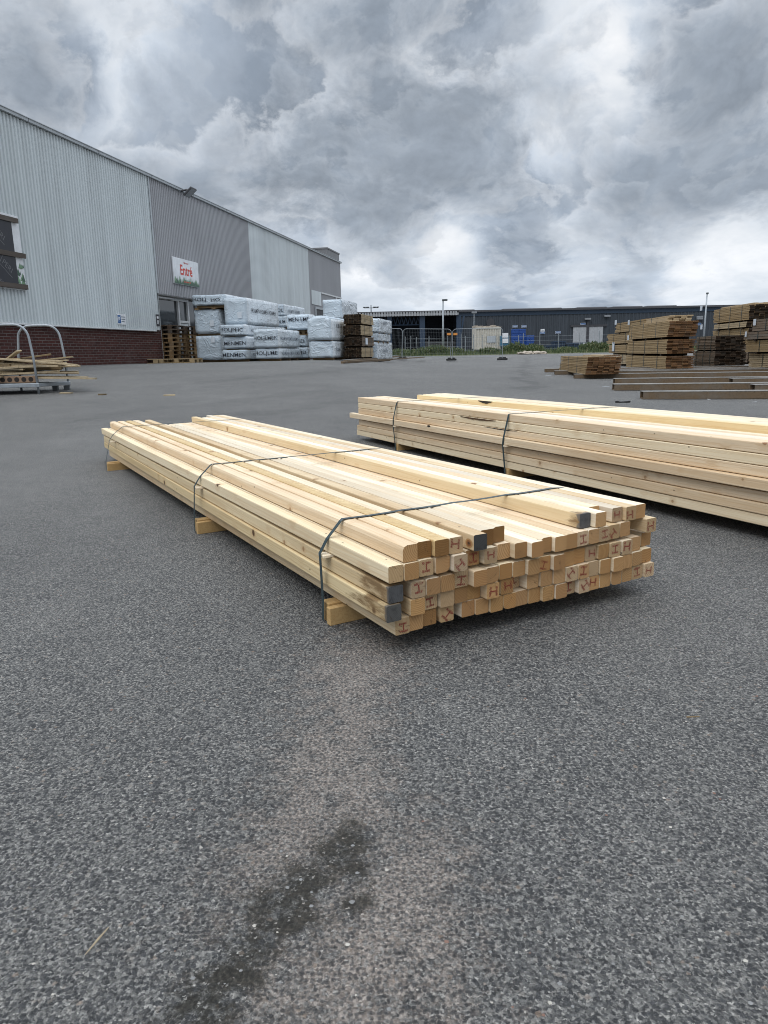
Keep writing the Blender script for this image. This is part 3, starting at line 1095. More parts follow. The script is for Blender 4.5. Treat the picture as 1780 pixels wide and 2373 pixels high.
# body behind the cladding, gable end and roof
b = MB().box(-.40, SL, ZB - .5, -.31, S_OPEN0 - .01, Z_EAVE - .2).box(-.40, S_OPEN1 + .01, ZB - .5, -.31, S4 - .02, Z_EAVE - .2).box(-.40, S_OPEN0 - .01, Z_OPEN + .06, -.31, S_OPEN1 + .01, Z_EAVE - .2)
b.box(-40, S4 - .12, ZB - .5, -.401, S4 - .02, Z_EAVE - .21)
b.build('wall_core', M['clad_dark'], wh)
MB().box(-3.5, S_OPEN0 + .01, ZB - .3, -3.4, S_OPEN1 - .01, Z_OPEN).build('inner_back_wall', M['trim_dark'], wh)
MB().box(-40, SL, Z_EAVE - .20, -.02, S4 + .05, Z_EAVE - .05).build('roof', M['roof'], wh)
b = MB().box(-.019, SL, Z_EAVE - .085, .10, S4 + .06, Z_EAVE - .012).box(-.5, SL, Z_EAVE - .0115, .12, S4 + .08, Z_EAVE + .005)
b.build('eave_trim', M['trim'], wh)
b = MB()
ss = SL
while ss < S4:
    b.box(.101, ss, Z_EAVE - .086, .104, ss + .015, Z_EAVE - .013)
    ss += 3.0
b.build('trim_joints', M['trim_dark'], wh)
MB().box(.03, S1 - .02, Z_OPEN, .05, S1 + .06, Z_EAVE - .097).build('corner_trim', M['trim'], wh)
# raised dark parapet at the far end
sp = s_of(749, 590)[0]
zp = s_of(793, 587)[1]
sp = s_of(760, 600)[0]
MB().box(-6, sp, Z_EAVE - .04, -.04, S4 - .02, zp - .16).box(-6.05, sp - .03, zp - .159, .0, S4 + .02, zp - .08).build('roof_parapet', M['parapet'], wh)
# details near the far end: light panel, rolling door, trims
so0, so1 = S3 + .3, S3 + 2.2
MB().box(.022, so0, s_of(723, 705)[1], .05, so1, s_of(723, 672)[1]).build('light_panel', M['clad_light'], wh)
MB().box(.022, S3 + 1.0, ZB, .04, S3 + 5.4, s_of(735, 716)[1] - .02).build('rolling_door', M['trim_dark'], wh)
b = MB().box(.041, S3 + .85, ZB, .09, S3 + .999, s_of(735, 716)[1] + .1).box(.041, S3 + 1.0, s_of(735, 716)[1] - .019, .09, S3 + 5.5, s_of(735, 716)[1] + .1)
b.build('door_frame', M['trim'], wh)
zt = s_of(735, 676)[1]
b = MB().box(.022, S3 + 2.3, zt - .05, .06, S4 - .05, zt + .03).box(.022, S3 + 5.6, zt - .9, .06, S3 + 5.72, zt - .051)
b.build('white_trim', M['trim_white'], wh)
# glazed entrance recess
xr = -.28
MB().box(xr - .05, S_OPEN0, Z_OPEN - .02, -.02, S_OPEN1, Z_OPEN + .05).build('soffit', M['trim_white'], wh)
b = MB().box(xr - .04, S_OPEN0, ZB - .3, -.031, S_OPEN0 + .012, Z_OPEN - .021).box(xr - .04, S_OPEN1 - .012, ZB - .3, -.031, S_OPEN1, Z_OPEN - .021)
b.build('reveal', M['clad_light'], wh)
sd0, sd1, sd2 = s_of(412, 720, .28)[0], s_of(434, 720, .28)[0], s_of(456, 720, .28)[0]
MB().box(xr - .06, S_OPEN0 + .02, ZB - .2, xr - .05, S_OPEN1 - .02, Z_OPEN - .03).build('glass_front', M['glass'], wh)
b = MB()
for q in (S_OPEN0 + .013, sd0, sd1, sd2):
    b.box(xr - .045, q, ZB - .2, xr + .03, q + .10, Z_OPEN - .03)
b.box(xr - .044, S_OPEN0 + .114, Z_OPEN - .13, xr + .028, sd0 - .001, Z_OPEN - .031)
b.box(xr - .044, sd0 + .101, Z_OPEN - .12, xr + .028, sd1 - .001, Z_OPEN - .031)
b.box(xr - .044, sd0 + .101, 2.02, xr + .028, sd1 - .001, 2.10)
b.build('window_frame', M['trim_white'], wh)
dr = MB().box(xr - .045, sd0 + .11, ZB - .1, xr + .005, sd1 - .01, 2.01).build('entrance_door', M['clad_pale'], wh)
b = MB().box(xr + .0055, sd0 + .5, 1.42, xr + .009, sd0 + .76, 1.82)
b.build('warning_notice', M['yellow'], dr)
MB().tube([(xr + .12, S_OPEN0 + .15, Z_OPEN - .09), (xr + .12, S_OPEN0 + 1.3, Z_OPEN - .09)], .03, 8).build('ceiling_tube', M['signwhite'], wh)

TR = Matrix.Translation((W0.x, W0.y, 0)) @ Matrix.Rotation(-WY, 4, 'Z')


def wall_thing(name, label, cat, s, x=0.034, z=0.0, group=None):
    p = TR @ Vector((x, s, z))
    return thing(name, label, cat, p, -WY, group)


def wall_text(body, size, wide, y, z, x, mat, parent, name, bold=0.0):
    vs, fs = text2d(body, size, wide, bold)
    b = MB().add([(x, y + vx, z + vy) for vx, vy in vs], fs)
    return b.build(name, mat, parent)


# entrance sign
sa, za = s_of(394, 594)
sb, zb2 = s_of(453, 606)
zt_, zb_ = s_of(393.5, 594)[1], s_of(397, 656)[1]
sg = wall_thing('entrance_sign', 'white square sign with red lettering over a printed spruce forest, above the entrance', 'sign', (sa + sb) / 2, .04, (zt_ + zb_) / 2)
hw, hh = (sb - sa) / 2, (zt_ - zb_) / 2
MB().bevbox(0, -hw, -hh, .05, hw, hh, .008).build('board', M['signwhite'], sg)
wall_text('Entré', hh * 1.08, .9, -.01, hh * .14, .0535, M['red'], sg, 'lettering', .022)
wall_text('Välkommen!', hh * .19, .9, 0, hh * .72, .0535, M['red'], sg, 'lettering', .01)
b = MB()
rf = random.Random(5)
for lay, (mi, n, hmin, hmax) in enumerate(((0, 30, .22, .42), (1, 26, .12, .27))):
    for i in range(n):
        c = -hw + .02 + (2 * hw - .04) * (i + rf.uniform(-.3, .3)) / (n - 1)
        c = max(-hw + .03, min(hw - .03, c))
        hgt = 2 * hh * rf.uniform(hmin, hmax) * .8
        w = min(rf.uniform(.05, .10), hw - abs(c) - .002)
        x = .0522 + lay * .0004 + i * .000003
        z0 = -hh + .01
        pts = [(x, c - w, z0), (x, c + w, z0)]
        k = 5
        R_, L_ = [], []
        for j in range(1, k):
            t = j / k
            R_ += [(x, c + w * (1 - t) * 1.1, z0 + hgt * t), (x, c + w * (1 - t) * .6, z0 + hgt * (t + .06))]
            L_ += [(x, c - w * (1 - t) * 1.1, z0 + hgt * t), (x, c - w * (1 - t) * .6, z0 + hgt * (t + .06))]
        vs = pts + R_ + [(x, c, z0 + hgt)] + L_[::-1]
        b.add(vs, [tuple(range(len(vs)))], mi)
b.build('printed_forest', [M['treeL'], M['treeD']], sg)
b = MB()
for i in range(5):
    b.box(.0532, -.25 + i * .11, -hh * .80, .0537, -.25 + i * .11 + .075, -hh * .70)
b.build('small_print', M['red'], sg)

# floodlight on the eave
sf = s_of(413, 440)[0]
fl = wall_thing('floodlight', 'black floodlight on a short arm at the warehouse eave', 'floodlight', sf, .11, Z_EAVE - .14)
Rm = Matrix.Translation((.34, 0, -.02)) @ Matrix.Scale(.72, 4) @ Matrix.Rotation(RD(-38), 4, 'Y')
MB().bevbox(-.28, -.30, -.05, .28, .30, .05, .02, M=Rm).build('lamp_housing', M['trim_dark'], fl)
MB().bevbox(-.25, -.27, -.058, .25, .27, -.0505, .003, M=Rm).build('lamp_lens', M['lamp'], fl)
MB().tube([(0, 0, .04), (.2, 0, .07), (.36, 0, .05)], .035, 8).build('arm', M['trim_dark'], fl)

# small signs on the wall
s1_, z1_ = s_of(279, 740)
ps = wall_thing('parking_sign', 'small white parking sign with blue P low on the light cladding', 'sign', s1_, .034, z1_)
MB().bevbox(0, -.24, -.16, .012, .24, .16, .004).build('board', M['signwhite'], ps)
MB().bevbox(.0125, -.22, -.12, .014, -.05, .12, .0005).build('blue_square', M['signblue'], ps)
wall_text('P', .2, 1, -.135, 0, .0155, M['signwhite'], ps, 'lettering', .02)
b = MB()
for j in range(3):
    b.box(.0125, -.02, .06 - j * .07, .0135, .20 - .05 * (j == 2), .085 - j * .07)
b.build('small_print', M['ink_grey'], ps)
s2_, z2_ = s_of(363, 742)
ds = wall_thing('notice_sign', 'narrow black and white notice beside the entrance opening', 'sign', s2_, .034, z2_)
MB().bevbox(0, -.10, -.19, .012, .10, .19, .004).build('board', M['trim_dark'], ds)
b = MB().box(.0125, -.06, .05, .0135, .06, .13).box(.0125, -.05, -.13, .0135, -.02, .0).box(.0125, .02, -.13, .0135, .05, .0)
b.build('pictogram', M['signwhite'], ds)

# boarded poster on the light cladding at the left edge
sr0, ztp = s_of(36, 502)
sr1, zbt = s_of(57, 674)
pr = (sr0 + sr1) / 2
bp = wall_thing('boarded_poster', 'poster frame on the light cladding covered with black printed boards and grey battens', 'poster', pr, .034, zbt)
H_ = ztp - zbt
MB().bevbox(0, -3.6, 0, .03, 0, H_, .004).build('poster_board', M['signwhite'], bp)
b = MB().box(.0305, -3.6, .04, .055, -1.90, H_ - .06).box(.0305, -1.89, .04, .055, -.30, H_ - .06)
fb = b.build('formwork_board', M['form'], bp)
rf = random.Random(9)
for (cy, cz, sz, rot) in ((-.75, .72 * H_, .2, -38), (-.62, .30 * H_, .2, -38), (-1.25, .5 * H_, .2, -38), (-.9, .08 * H_, .15, -38), (-1.5, .15 * H_, .18, -38), (-1.55, .8 * H_, .18, -38), (-2.3, .6 * H_, .2, -38), (-2.2, .25 * H_, .2, -38)):
    vs, fs = text2d('PERI', sz, 1.0, .0)
    ca, sa_ = math.cos(RD(rot)), math.sin(RD(rot))
    vs_all = MB()
    vs_all.add([(.0565, cy + x * ca - y * sa_, cz + x * sa_ + y * ca) for x, y in vs], fs)
    wl = sz * 1.25
    br = [(-wl, -sz * .7), (wl, -sz * .7), (wl, -sz * .62), (-wl + .02, -sz * .62), (-wl + .02, sz * .5), (-wl, sz * .5)]
    vs_all.add([(.0563, cy + x * ca - y * sa_, cz + x * sa_ + y * ca) for x, y in br], [tuple(range(6))])
    vs_all.build('printed_lettering', M['formtext'], bp)
for zc, ye in ((H_ - .12, -.08), (H_ * .47, .04), (.08, -.02)):
    MB().box(.0575, -3.7, zc - .055, .095, ye, zc + .055, jit=.004).build('batten', M['batten'], bp)
b = MB()
for i in range(26):
    yy = rf.uniform(-.29, -.02)
    zz = rf.uniform(.03, .55) * (1 + yy * -.2)
    w = rf.uniform(.03, .08)
    yy = min(yy, -.01 - w)
    b.add([(.031 + i * .0004, yy - w, zz), (.031 + i * .0004, yy + w, zz - .02), (.031 + i * .0004, yy + w * .3, zz + w * 2.2)], [(0, 1, 2)], i % 2)
b.build('printed_foliage', [M['treeL'], M['treeD']], bp)

# ------------------------------------------------------------------ white wrapped packs
Z2 = lambda x, y: (340 + x / 2.676, 550 + y / 2.676)


def solve_along(P, d, px, hi=14.0):
    """distance along d from P until the point shows at image column px"""
    lo = 0.0
    s = 1 if proj(P + d * .01)[0] > proj(P)[0] else -1
    for _ in range(50):
        m = (lo + hi) / 2
        if s * (proj(P + d * m)[0] - px) < 0:
            lo = m
        else:
            hi = m
    return (lo + hi) / 2


def wrap_disp(p, n, seed, W, L, H, amp, dome):
    """folds and bulges of the plastic"""
    amp = amp * .32
    q = Vector((p.x * 1.4 + seed * 7.1, p.y * 1.1, p.z * 2.6))
    d = mnoise.noise(q) * amp + mnoise.noise(q * 2.3 + Vector((3, 1, 2))) * amp * .5
    r = abs(mnoise.noise(Vector((p.x * 3.1 + p.z * 1.5, p.y * 2.0, p.z * 4.6 - p.x * 1.2)) + Vector((seed, 0, 0))))
    d += (max(0, .16 - r) / .16) * amp * .9
    top = p.z / H
    if dome:
        d -= dome * (abs(p.x / (W / 2)) ** 3) * max(0, top - .5) * 2 * (1 if n.z > .5 else 0)
    return p + n * d


def wrapped(label, xl, xc, yt, yb, xr, Y, length=None, base=None, seed=0, amp=.03, dome=0.0, front=None, side=None, silver=False, ragged=True, paper=None, fit_h=True):
    pl, pb = Z2(xl, yb)
    A_ = at(pl, pb, Y)
    W = solve_along(A_, BD, Z2(xc, yb)[0])
    C_ = A_ + BD * W
    Lg = length or solve_along(C_, AD, Z2(xr, yb)[0])
    H = (A_.z - at(pl, Z2(xl, yt)[1], Y).z) * -1
    if base is not None:
        H = H + (A_.z - base)
        A_.z = base
    ctr = A_ + BD * (W / 2)
    th = thing('wrapped_pack', label, 'wrapped pack', ctr, -WY, 'plastic wrapped timber packs by the warehouse')
    bm = bmesh.new()
    bmesh.ops.create_cube(bm, size=1)
    bmesh.ops.bevel(bm, geom=bm.edges[:], offset=.05, segments=2, affect='EDGES')
    for p in bm.verts:
        f = lambda t, S, r=.022: math.copysign(S / 2 - (0.5 - abs(t)) * (r / .05) if abs(t) > .449 else abs(t) / .45 * (S / 2 - r), t)
        p.co = Vector((f(p.co.x, W), Lg / 2 + f(p.co.y, Lg), H / 2 + f(p.co.z, H)))
    bmesh.ops.subdivide_edges(bm, edges=[e for e in bm.edges if e.calc_length() > .2], cuts=7, use_grid_fill=True)
    bm.normal_update()
    newc = []
    for p in bm.verts:
        newc.append(wrap_disp(p.co, p.normal, seed, W, Lg, H, amp, dome))
    for p, c in zip(bm.verts, newc):
        # ragged skirt of plastic at the foot
        if ragged and c.z < .04:
            c.z = max(0, c.z + .05 * mnoise.noise(Vector((c.x * 3 + seed, c.y * 3, 0))))
        p.co = c
    me = bpy.data.meshes.new('plastic_cover')
    bm.normal_update()
    for f in bm.faces:
        f.smooth = True
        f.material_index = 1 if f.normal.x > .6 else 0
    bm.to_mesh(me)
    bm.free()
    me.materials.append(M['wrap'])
    me.materials.append(M['wrap_silver'] if silver else M['wrap_side'])  # right faces carry the plastic's sky sheen in their colour
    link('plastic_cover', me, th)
    n_f, n_s = Vector((0, -1, 0)), Vector((1, 0, 0))

    def print_on(body, where, size, wide, pos, z, mat):
        vs, fs = text2d(body, size, wide, .004)
        out = []
        for x, y in vs:
            if where == 'front':
                p = Vector((pos + x, 0, z + y))
                p.x = max(-W / 2 + .03, min(W / 2 - .03, p.x))
                p = wrap_disp(p, n_f, seed, W, Lg, H, amp, 0) + n_f * .022
            else:
                p = Vector((W / 2, pos + x, z + y))
                p.y = max(.05, min(Lg - .05, p.y))
                p = wrap_disp(p, n_s, seed, W, Lg, H, amp, 0) + n_s * .022
            out.append(p)
        MB().add(out, fs).build('printed_lettering', mat, th)
    if front:
        for (body, size, wide, pos, zf) in front:
            print_on(body, 'front', size * .88, wide, pos * W, zf * H, M['ink'])
    if side:
        for (body, size, wide, pos, zf) in side:
            print_on(body, 'side', size, wide, pos * Lg, zf * H, M['ink_grey'] if size < .2 else M['ink'])
    if paper:
        cx_, cz_ = paper
        p = [Vector((cx_ * W + dx, 0, cz_ * H + dz)) for dx, dz in ((-.075, -.1), (.075, -.1), (.075, .1), (-.075, .1))]
        p = [wrap_disp(q, n_f, seed, W, Lg, H, amp, 0) + n_f * .03 for q in p]
        MB().add(p, [(0, 1, 2, 3)]).build('paper_label', M['paper'], th)
    # dunnage under the pack
    for yy in (.25, Lg / 2, Lg - .35):
        MB().box(-W / 2 + .04, yy, -.075, W / 2 - .04, yy + .09, -.001).build('bearer', M['pallet'], th)
    th['top'] = A_.z + H
    return th


def gz(xl, Y):
    p = at(Z2(xl, 780)[0], Z2(xl, 780)[1], Y)
    return g(p.x, p.y)


YA, YB, YC, YD, YE, YG = 25.4, 24.7, 23.9, 26.6, 24.4, 27.6
t = wrapped('grey wrapped pack on the ground beside the pallet stacks, no lettering, white label', 315, 470, 612, 778, 0, YA, 3.2, gz(390, YA) + .076, 1, .035, paper=(.2, .84))
A1t = t['top']
t = wrapped('grey wrapped pack with a white label, second up beside the pallet stacks', 305, 458, 450, 618, 0, YA, 3.2, A1t + .078, 2, .03, paper=(.2, .42))
A2t = t['top']
wrapped('low wrapped pack lettered in black on a timber base, topmost beside the entrance', 285, 492, 360, 432, 0, YA - .1, 2.4, A2t + .135, 3, .03, front=[('HOLJ', .17, 1.5, -.28, .52), ('HO', .17, 1.5, .2, .5)])
b = MB()
pA = at(*Z2(285, 450), YA - .1)
t0_ = thing('wooden_pallet', 'worn wooden pallet between the two topmost packs beside the entrance', 'pallet', (pA.x + .0, pA.y, A2t + .003), -WY)
for q in range(3):
    b.box(.05 + q * .62, .05, 0, .19 + q * .62, 2.2, .03)
    for e in range(3):
        b.box(.06 + q * .62, .05 + e * .9, .031, .18 + q * .62, .25 + e * .9, .05)
for q in range(9):
    b.box(.02, .03 + q * .25, .0505, 1.5, .15 + q * .25, .057)
b.build('pallet_frame', M['pallet'], t0_)
bB = gz(560, YB)
t = wrapped('lowest wrapped pack with repeated black letters in the second column from the entrance', 472, 622, 700, 780, 700, YB, 3.6, bB + .076, 4, .04, front=[('MENMEN', .21, 1.12, .0, .5)], side=[('HOLMEN HOLMEN', .14, .9, .3, .5)])
B1t = t['top']
t = wrapped('wrapped pack with repeated black letters, second from bottom in the second column from entrance', 470, 622, 617, 697, 700, YB, 3.6, B1t + .04, 5, .04, front=[('LMENMEN', .20, 1.1, -.02, .45)], side=[('HOLMEN HOLMEN', .14, .9, .3, .45)])
B2t = t['top']
t = wrapped('long low lettered pack directly under the big square pack', 457, 605, 543, 622, 860, YB - .1, None, B2t + .03, 6, .03, front=[('HOLJN', .18, 1.25, -.15, .5), ('HO', .18, 1.3, .33, .5)], side=[('HOLMEN HOLMEN', .15, .9, .28, .5)])
B3t = t['top']
wrapped('big square wrapped pack with a white label and lettering along its long side', 487, 627, 378, 545, 822, YB + .2, None, B3t + .01, 7, .022, side=[('HOLMEN HOLMEN HOLMEN', .20, .95, .50, .54)], paper=(.18, .35))
bC = gz(750, YC)
t = wrapped('frontmost wrapped pack on the ground with black lettering across its end', 680, 822, 690, 787, 962, YC, None, bC + .076, 8, .04, front=[('HOLJLME', .19, 1.2, -.04, .5)], side=[('HOLMEN HOLMEN HOLMEN', .15, .95, .5, .5)])
C1t = t['top']
wrapped('wrapped pack with black lettering lying on the frontmost pack, crumpled at its corner', 667, 815, 573, 686, 952, YC - .05, None, C1t + .02, 9, .045, front=[('HOLJLMEN', .18, 1.1, .0, .5)], side=[('HOLMEN HOLMEN HOLMEN', .15, .95, .5, .5)])
bD = gz(900, YD)
t = wrapped('lower lettered pack half hidden in the gap right of the frontmost packs', 860, 1000, 685, 776, 1032, YD, None, bD + .076, 10, .04, front=[('HOLMEN', .19, 1.1, .12, .55)])
D5t = t['top']
t = wrapped('upper lettered pack half hidden in the gap right of the frontmost packs', 850, 990, 610, 685, 1018, YD, None, D5t + .03, 11, .04, front=[('HOLMEN', .19, 1.1, .1, .5)])
D4t = t['top']
pk = MB()
pD = at(*Z2(860, 600), YD)
tp = thing('wooden_bearer_frame', 'brown wooden bearer frame between two lettered packs near the crumpled corner', 'pallet', (pD.x, pD.y, D4t + .002), -WY)
for q in range(4):
    pk.box(.0, .02 + q * .45, 0, 1.25, .12 + q * .45, .045)
for q in range(6):
    pk.box(.02 + q * .2, .0, .0455, .14 + q * .2, 1.6, .17)
pk.build('bearer_frame', M['pallet'], tp)
t = wrapped('crumpled pack with slanted black lettering on the wooden bearer frame', 872, 1010, 480, 578, 1045, YD - .2, None, D4t + .18, 12, .06, front=[('MEN LME', .22, 1.0, .05, .68)])
YD2 = 29.2
bD2 = g(at(*Z2(800, 770), YD2).x, YD2)
t = wrapped('plain wrapped pack standing behind the lettered ones, mostly hidden', 745, 860, 562, 770, 940, YD2, None, bD2 + .076, 13, .03)
t = wrapped('low lettered pack half hidden behind the big square pack', 745, 866, 492, 560, 955, YD2, None, t['top'] + .02, 14, .03, front=[('HOLME', .2, 1.1, .22, .5)], side=[('HOLMEN', .17, .9, .3, .5)])
wrapped('topmost back pack with a small red mark among its letters', 745, 853, 418, 488, 982, YD2, None, t['top'] + .02, 15, .04, front=[('HOLJ', .2, 1.1, .22, .45)], side=[('HOLMEN HOLMEN', .19, .95, .45, .45)])
bE = gz(1080, YE)
t = wrapped('round bulging wrapped pack on the ground beside the brown plank stack', 1012, 1155, 645, 783, 1228, YE, 3.3, bE + .076, 16, .075, side=[('HOLMEN', .16, .95, .2, .5)])
E1t = t['top']
t = wrapped('dome topped wrapped pack lying on the round bulging one', 1000, 1146, 487, 640, 1235, YE - .05, 4.0, E1t + .03, 17, .035, .25, side=[('KUB KUB', .2, .95, .25, .6)])
YE3 = 29.5
bE3 = g(at(*Z2(1150, 770), YE3).x, YE3)
t = wrapped('tall wrapped pack hidden behind the dome topped pack', 1094, 1213, 515, 768, 1300, YE3, 3.4, bE3 + .076, 18, .03)
wrapped('highest wrapped pack with a shiny silver side, standing out against the sky', 1095, 1214, 388, 513, 1308, YE3, None, t['top'] + .02, 19, .04, silver=True)
bG = gz(1450, YG)
t = wrapped('bottom silvery wrapped pack right of the brown plank stack', 1330, 1428, 650, 772, 1525, YG, None, bG + .076, 20, .025, side=[('KUB KUB KUB', .17, .95, .5, .5)], silver=True)
t = wrapped('thin crinkled silver pack, the middle one right of the brown plank stack', 1335, 1436, 597, 648, 1514, YG, None, t['top'] + .03, 21, .04, silver=True)
wrapped('upper silvery wrapped pack right of the brown plank stack', 1322, 1440, 505, 596, 1520, YG, None, t['top'] + .02, 22, .035, side=[('KUB KUB', .17, .95, .45, .72)], silver=True)

# ------------------------------------------------------------------ plank packs
def plank_pack(label, base, W, L, H, rotz, rows, cols, mats, name='plank_pack', group=None, seed=0, jag=.05, strap_n=3, paper=None, lath=True, ends='deck_end', sheared=0.0):
    """pack of sawn boards: x across, y along (near end at y=0)"""
    rn = random.Random(seed)
    th = thing(name, label, 'plank pack', base, rotz, group)
    bm_ = MB()
    rh = H / rows
    cw = W / cols
    for r in range(rows):
        sh = rn.uniform(-.006, .006) + sheared * r / rows
        for c in range(cols):
            e0, e1 = rn.uniform(-jag, jag) * .5 + sheared * .6 * r / rows, rn.uniform(-jag, jag)
            x0 = -W / 2 + c * cw + sh + rn.uniform(.001, .006)
            x1 = -W / 2 + (c + 1) * cw + sh - rn.uniform(.001, .006)
            z0 = r * rh + .002
            z1 = (r + 1) * rh - rn.uniform(.002, .006)
            vs = [Vector((x, y, z)) for z in (z0, z1) for y in (e0, L + e1) for x in (x0, x1)]
            bm_.add(vs, [(0, 2, 3, 1), (4, 5, 7, 6), (2, 6, 7, 3), (0, 4, 6, 2), (1, 3, 7, 5)], 0)
            bm_.add([vs[0], vs[1], vs[5], vs[4]], [(0, 1, 2, 3)], 1)
    bm_.box(-W / 2 + .03 + abs(sheared), .08 + abs(sheared), .01, W / 2 - .03 - abs(sheared), L - .08 - abs(sheared), H - .012, 1)
    bm_.build('boards', [M[mats], M[ends]], th)
    for i in range(strap_n):
        y = L * (i + .6) / (strap_n + .2)
        b = MB()
        e = .012 + abs(sheared)
        for (x0, z0, x1, z1) in ((-W / 2 - e, -.002, -W / 2 - e + .004, H + .006), (W / 2 + e - .004, -.002, W / 2 + e, H + .006), (-W / 2 - e + .0041, H + .002, W / 2 + e - .0041, H + .006)):
            b.box(x0, y - .01, z0, x1, y + .01, z1)
        b.build('strap', M['strap'], th)
    if lath:
        for y in (L * .12, L * .5, L * .85):
            MB().box(-W / 2 + .01, y, -.05, W / 2 - .01, y + .08, -.002).build('bearer', M['deck_dark'], th)
    if paper:
        for (face, u, z, w, h) in paper:
            if face == 'side':
                MB().box(-W / 2 - .018, u - w / 2, z - h / 2, -W / 2 - .016, u + w / 2, z + h / 2).build('paper_label', M['paper'], th)
            elif face == 'right':
                MB().box(W / 2 + .016, u - w / 2, z - h / 2, W / 2 + .018, u + w / 2, z + h / 2).build('paper_label', M['paper'], th)
            else:
                MB().box(u - w / 2, -.04, z - h / 2, u + w / 2, -.038, z + h / 2).build('paper_label', M['paper'], th)
    return th


# stack of dark plank packs in front of the silver packs (ends face the yard, long side to the right)
YF = 25.2
aF = at(*Z2(1222, 780), YF)
WF = solve_along(aF, BD, Z2(1335, 780)[0])
LF = solve_along(aF + BD * WF, AD, Z2(1408, 780)[0])
zF = g(aF.x, aF.y) + .1
ctrF = aF + BD * (WF / 2)
for i, (h_px, mt, lab, pp) in enumerate(((66, 'deck_tan', 'lowest dark ended plank pack of the stack between the wrapped packs', None), (64, 'deck_grey', 'greyish plank pack with a white label, second from bottom between the wrapped packs', [('right', LF * .32, .16, .35, .22)]), (66, 'deck_tan', 'plank pack third from bottom in the stack between the wrapped packs', None), (64, 'deck_tan', 'topmost plank pack with a ragged top between the wrapped packs', None))):
    H = h_px / 2.676 / F * YF
    plank_pack(lab, (ctrF.x + .03 * (i % 2), ctrF.y, zF), WF * (1.0 if i < 2 else .97), LF, H - .05, -WY, 8, 7, mt, group='brown plank packs between the wrapped packs', seed=30 + i, jag=.06, paper=pp, ends='deck_dark', strap_n=2)
    zF += H + .002
# battens on the ground under it, running out to the right
for i, (xl, yl, xr, ln) in enumerate(((1215, 783, 1520, 1), (1230, 776, 1568, 2), (1420, 766, 1720, 3))):
    A_, B_ = on_ground(*Z2(xl, yl)), on_ground(*Z2(xr, yl - 3))
    d = B_ - A_
    o = thing('ground_batten', ['front brown batten lying on the asphalt at the foot of the plank stack', 'middle brown batten sticking out right from under the plank stack', 'rear brown batten reaching towards the mesh fence feet'][i], 'batten', A_, math.atan2(d.y, d.x), 'battens beside the plank stack')
    MB().box(0, -.045, .002, d.length, .045, .055, jit=.006).build('plank', M['beam'], o)

# ------------------------------------------------------------------ pallets
def pallet_parts(mb, x0, y0, z0, mi=0, rot=0.0):
    """one 1.2 x 0.8 m pallet, x across 0.8 (three runners seen from the end), y along 1.2"""
    Mx = Matrix.Translation((x0, y0, z0)) @ Matrix.Rotation(rot, 4, 'Z')
    for ix, x in enumerate((0, .3275, .70)):
        w = .10 if ix != 1 else .145
        mb.box(x, 0, 0, x + w, 1.2, .021, mi, Mx)
        for y in (0, .5275, 1.055):
            mb.box(x + .001, y + .001, .0215, x + w - .001, y + .144, .0995, mi, Mx)
    for y in (0, .5275, 1.055):
        mb.box(0, y + .0015, .10, .8, y + .145, .1215, mi, Mx)
    for k in range(5):
        w = .143 if k in (0, 2, 4) else .10
        x = (.0, .178, .3285, .522, .657)[k]
        mb.box(x, 0, .122, x + w, 1.2, .1435, mi, Mx)


Z1 = lambda x, y: (x / 2.95, 200 + y / 2.95)
pal_proto = {}
for m_ in ('pallet', 'pallet_old', 'pallet_new'):
    b = MB()
    pallet_parts(b, -.4, 0, 0)
    pal_proto[m_] = b
YP = 25.6
pa = at(*Z1(1036, 1890), YP)
c0 = pa + BD * .42
z = g(c0.x, c0.y) + .003
meshes = {k: None for k in pal_proto}
ordn = ['bottom', 'second', 'third', 'fourth', 'fifth', 'sixth', 'seventh', 'eighth', 'ninth', 'tenth']


def put_pallet(mk, loc, rz, label, group):
    if meshes[mk] is None:
        o = pal_proto[mk].build('wooden_pallet', M[mk])
        meshes[mk] = o.data
    else:
        o = bpy.data.objects.new('wooden_pallet', meshes[mk])
        COL.objects.link(o)
    o.location = loc
    o.rotation_euler = (0, 0, rz)
    return tag(o, label, 'pallet', group)


rp = random.Random(4)
for i in range(9):
    mk = 'pallet_old' if i >= 7 else rp.choice(['pallet', 'pallet', 'pallet_new'])
    put_pallet(mk, (c0.x + rp.uniform(-.02, .02), c0.y + rp.uniform(-.02, .02), z + i * .1445), -WY + rp.uniform(-.02, .02), f'{"dark weathered" if i >= 7 else "brown"} pallet, {ordn[i]} one up in the front pallet stack at the entrance', 'pallets stacked at the entrance')
c1 = c0 + AD * 1.35 + BD * .66
z = g(c1.x, c1.y) + .003
for i in range(9):
    mk = 'pallet_old' if i >= 7 else rp.choice(['pallet', 'pallet_new', 'pallet'])
    put_pallet(mk, (c1.x + rp.uniform(-.02, .02), c1.y + rp.uniform(-.02, .02), z + i * .1445), -WY + rp.uniform(-.02, .02), f'{"dark weathered" if i >= 7 else "brown"} pallet, {ordn[i]} one up in the rear pallet stack by the wrapped packs', 'pallets stacked at the entrance')
pg = at(*Z1(838, 1893), 24.2)
put_pallet('pallet_new', (pg.x + .02, pg.y + .55, g(pg.x + .4, pg.y + .4) + .004), -WY - RD(86), 'single pale pallet flat on the asphalt left of the pallet stacks', 'loose pallets on the asphalt')
pg = at(*Z1(1106, 1893), 24.4)
put_pallet('pallet_new', (pg.x + .02, pg.y + .25, g(pg.x + .4, pg.y + .2) + .004), -WY - RD(86), 'single pale pallet flat on the asphalt in front of the pallet stacks', 'loose pallets on the asphalt')

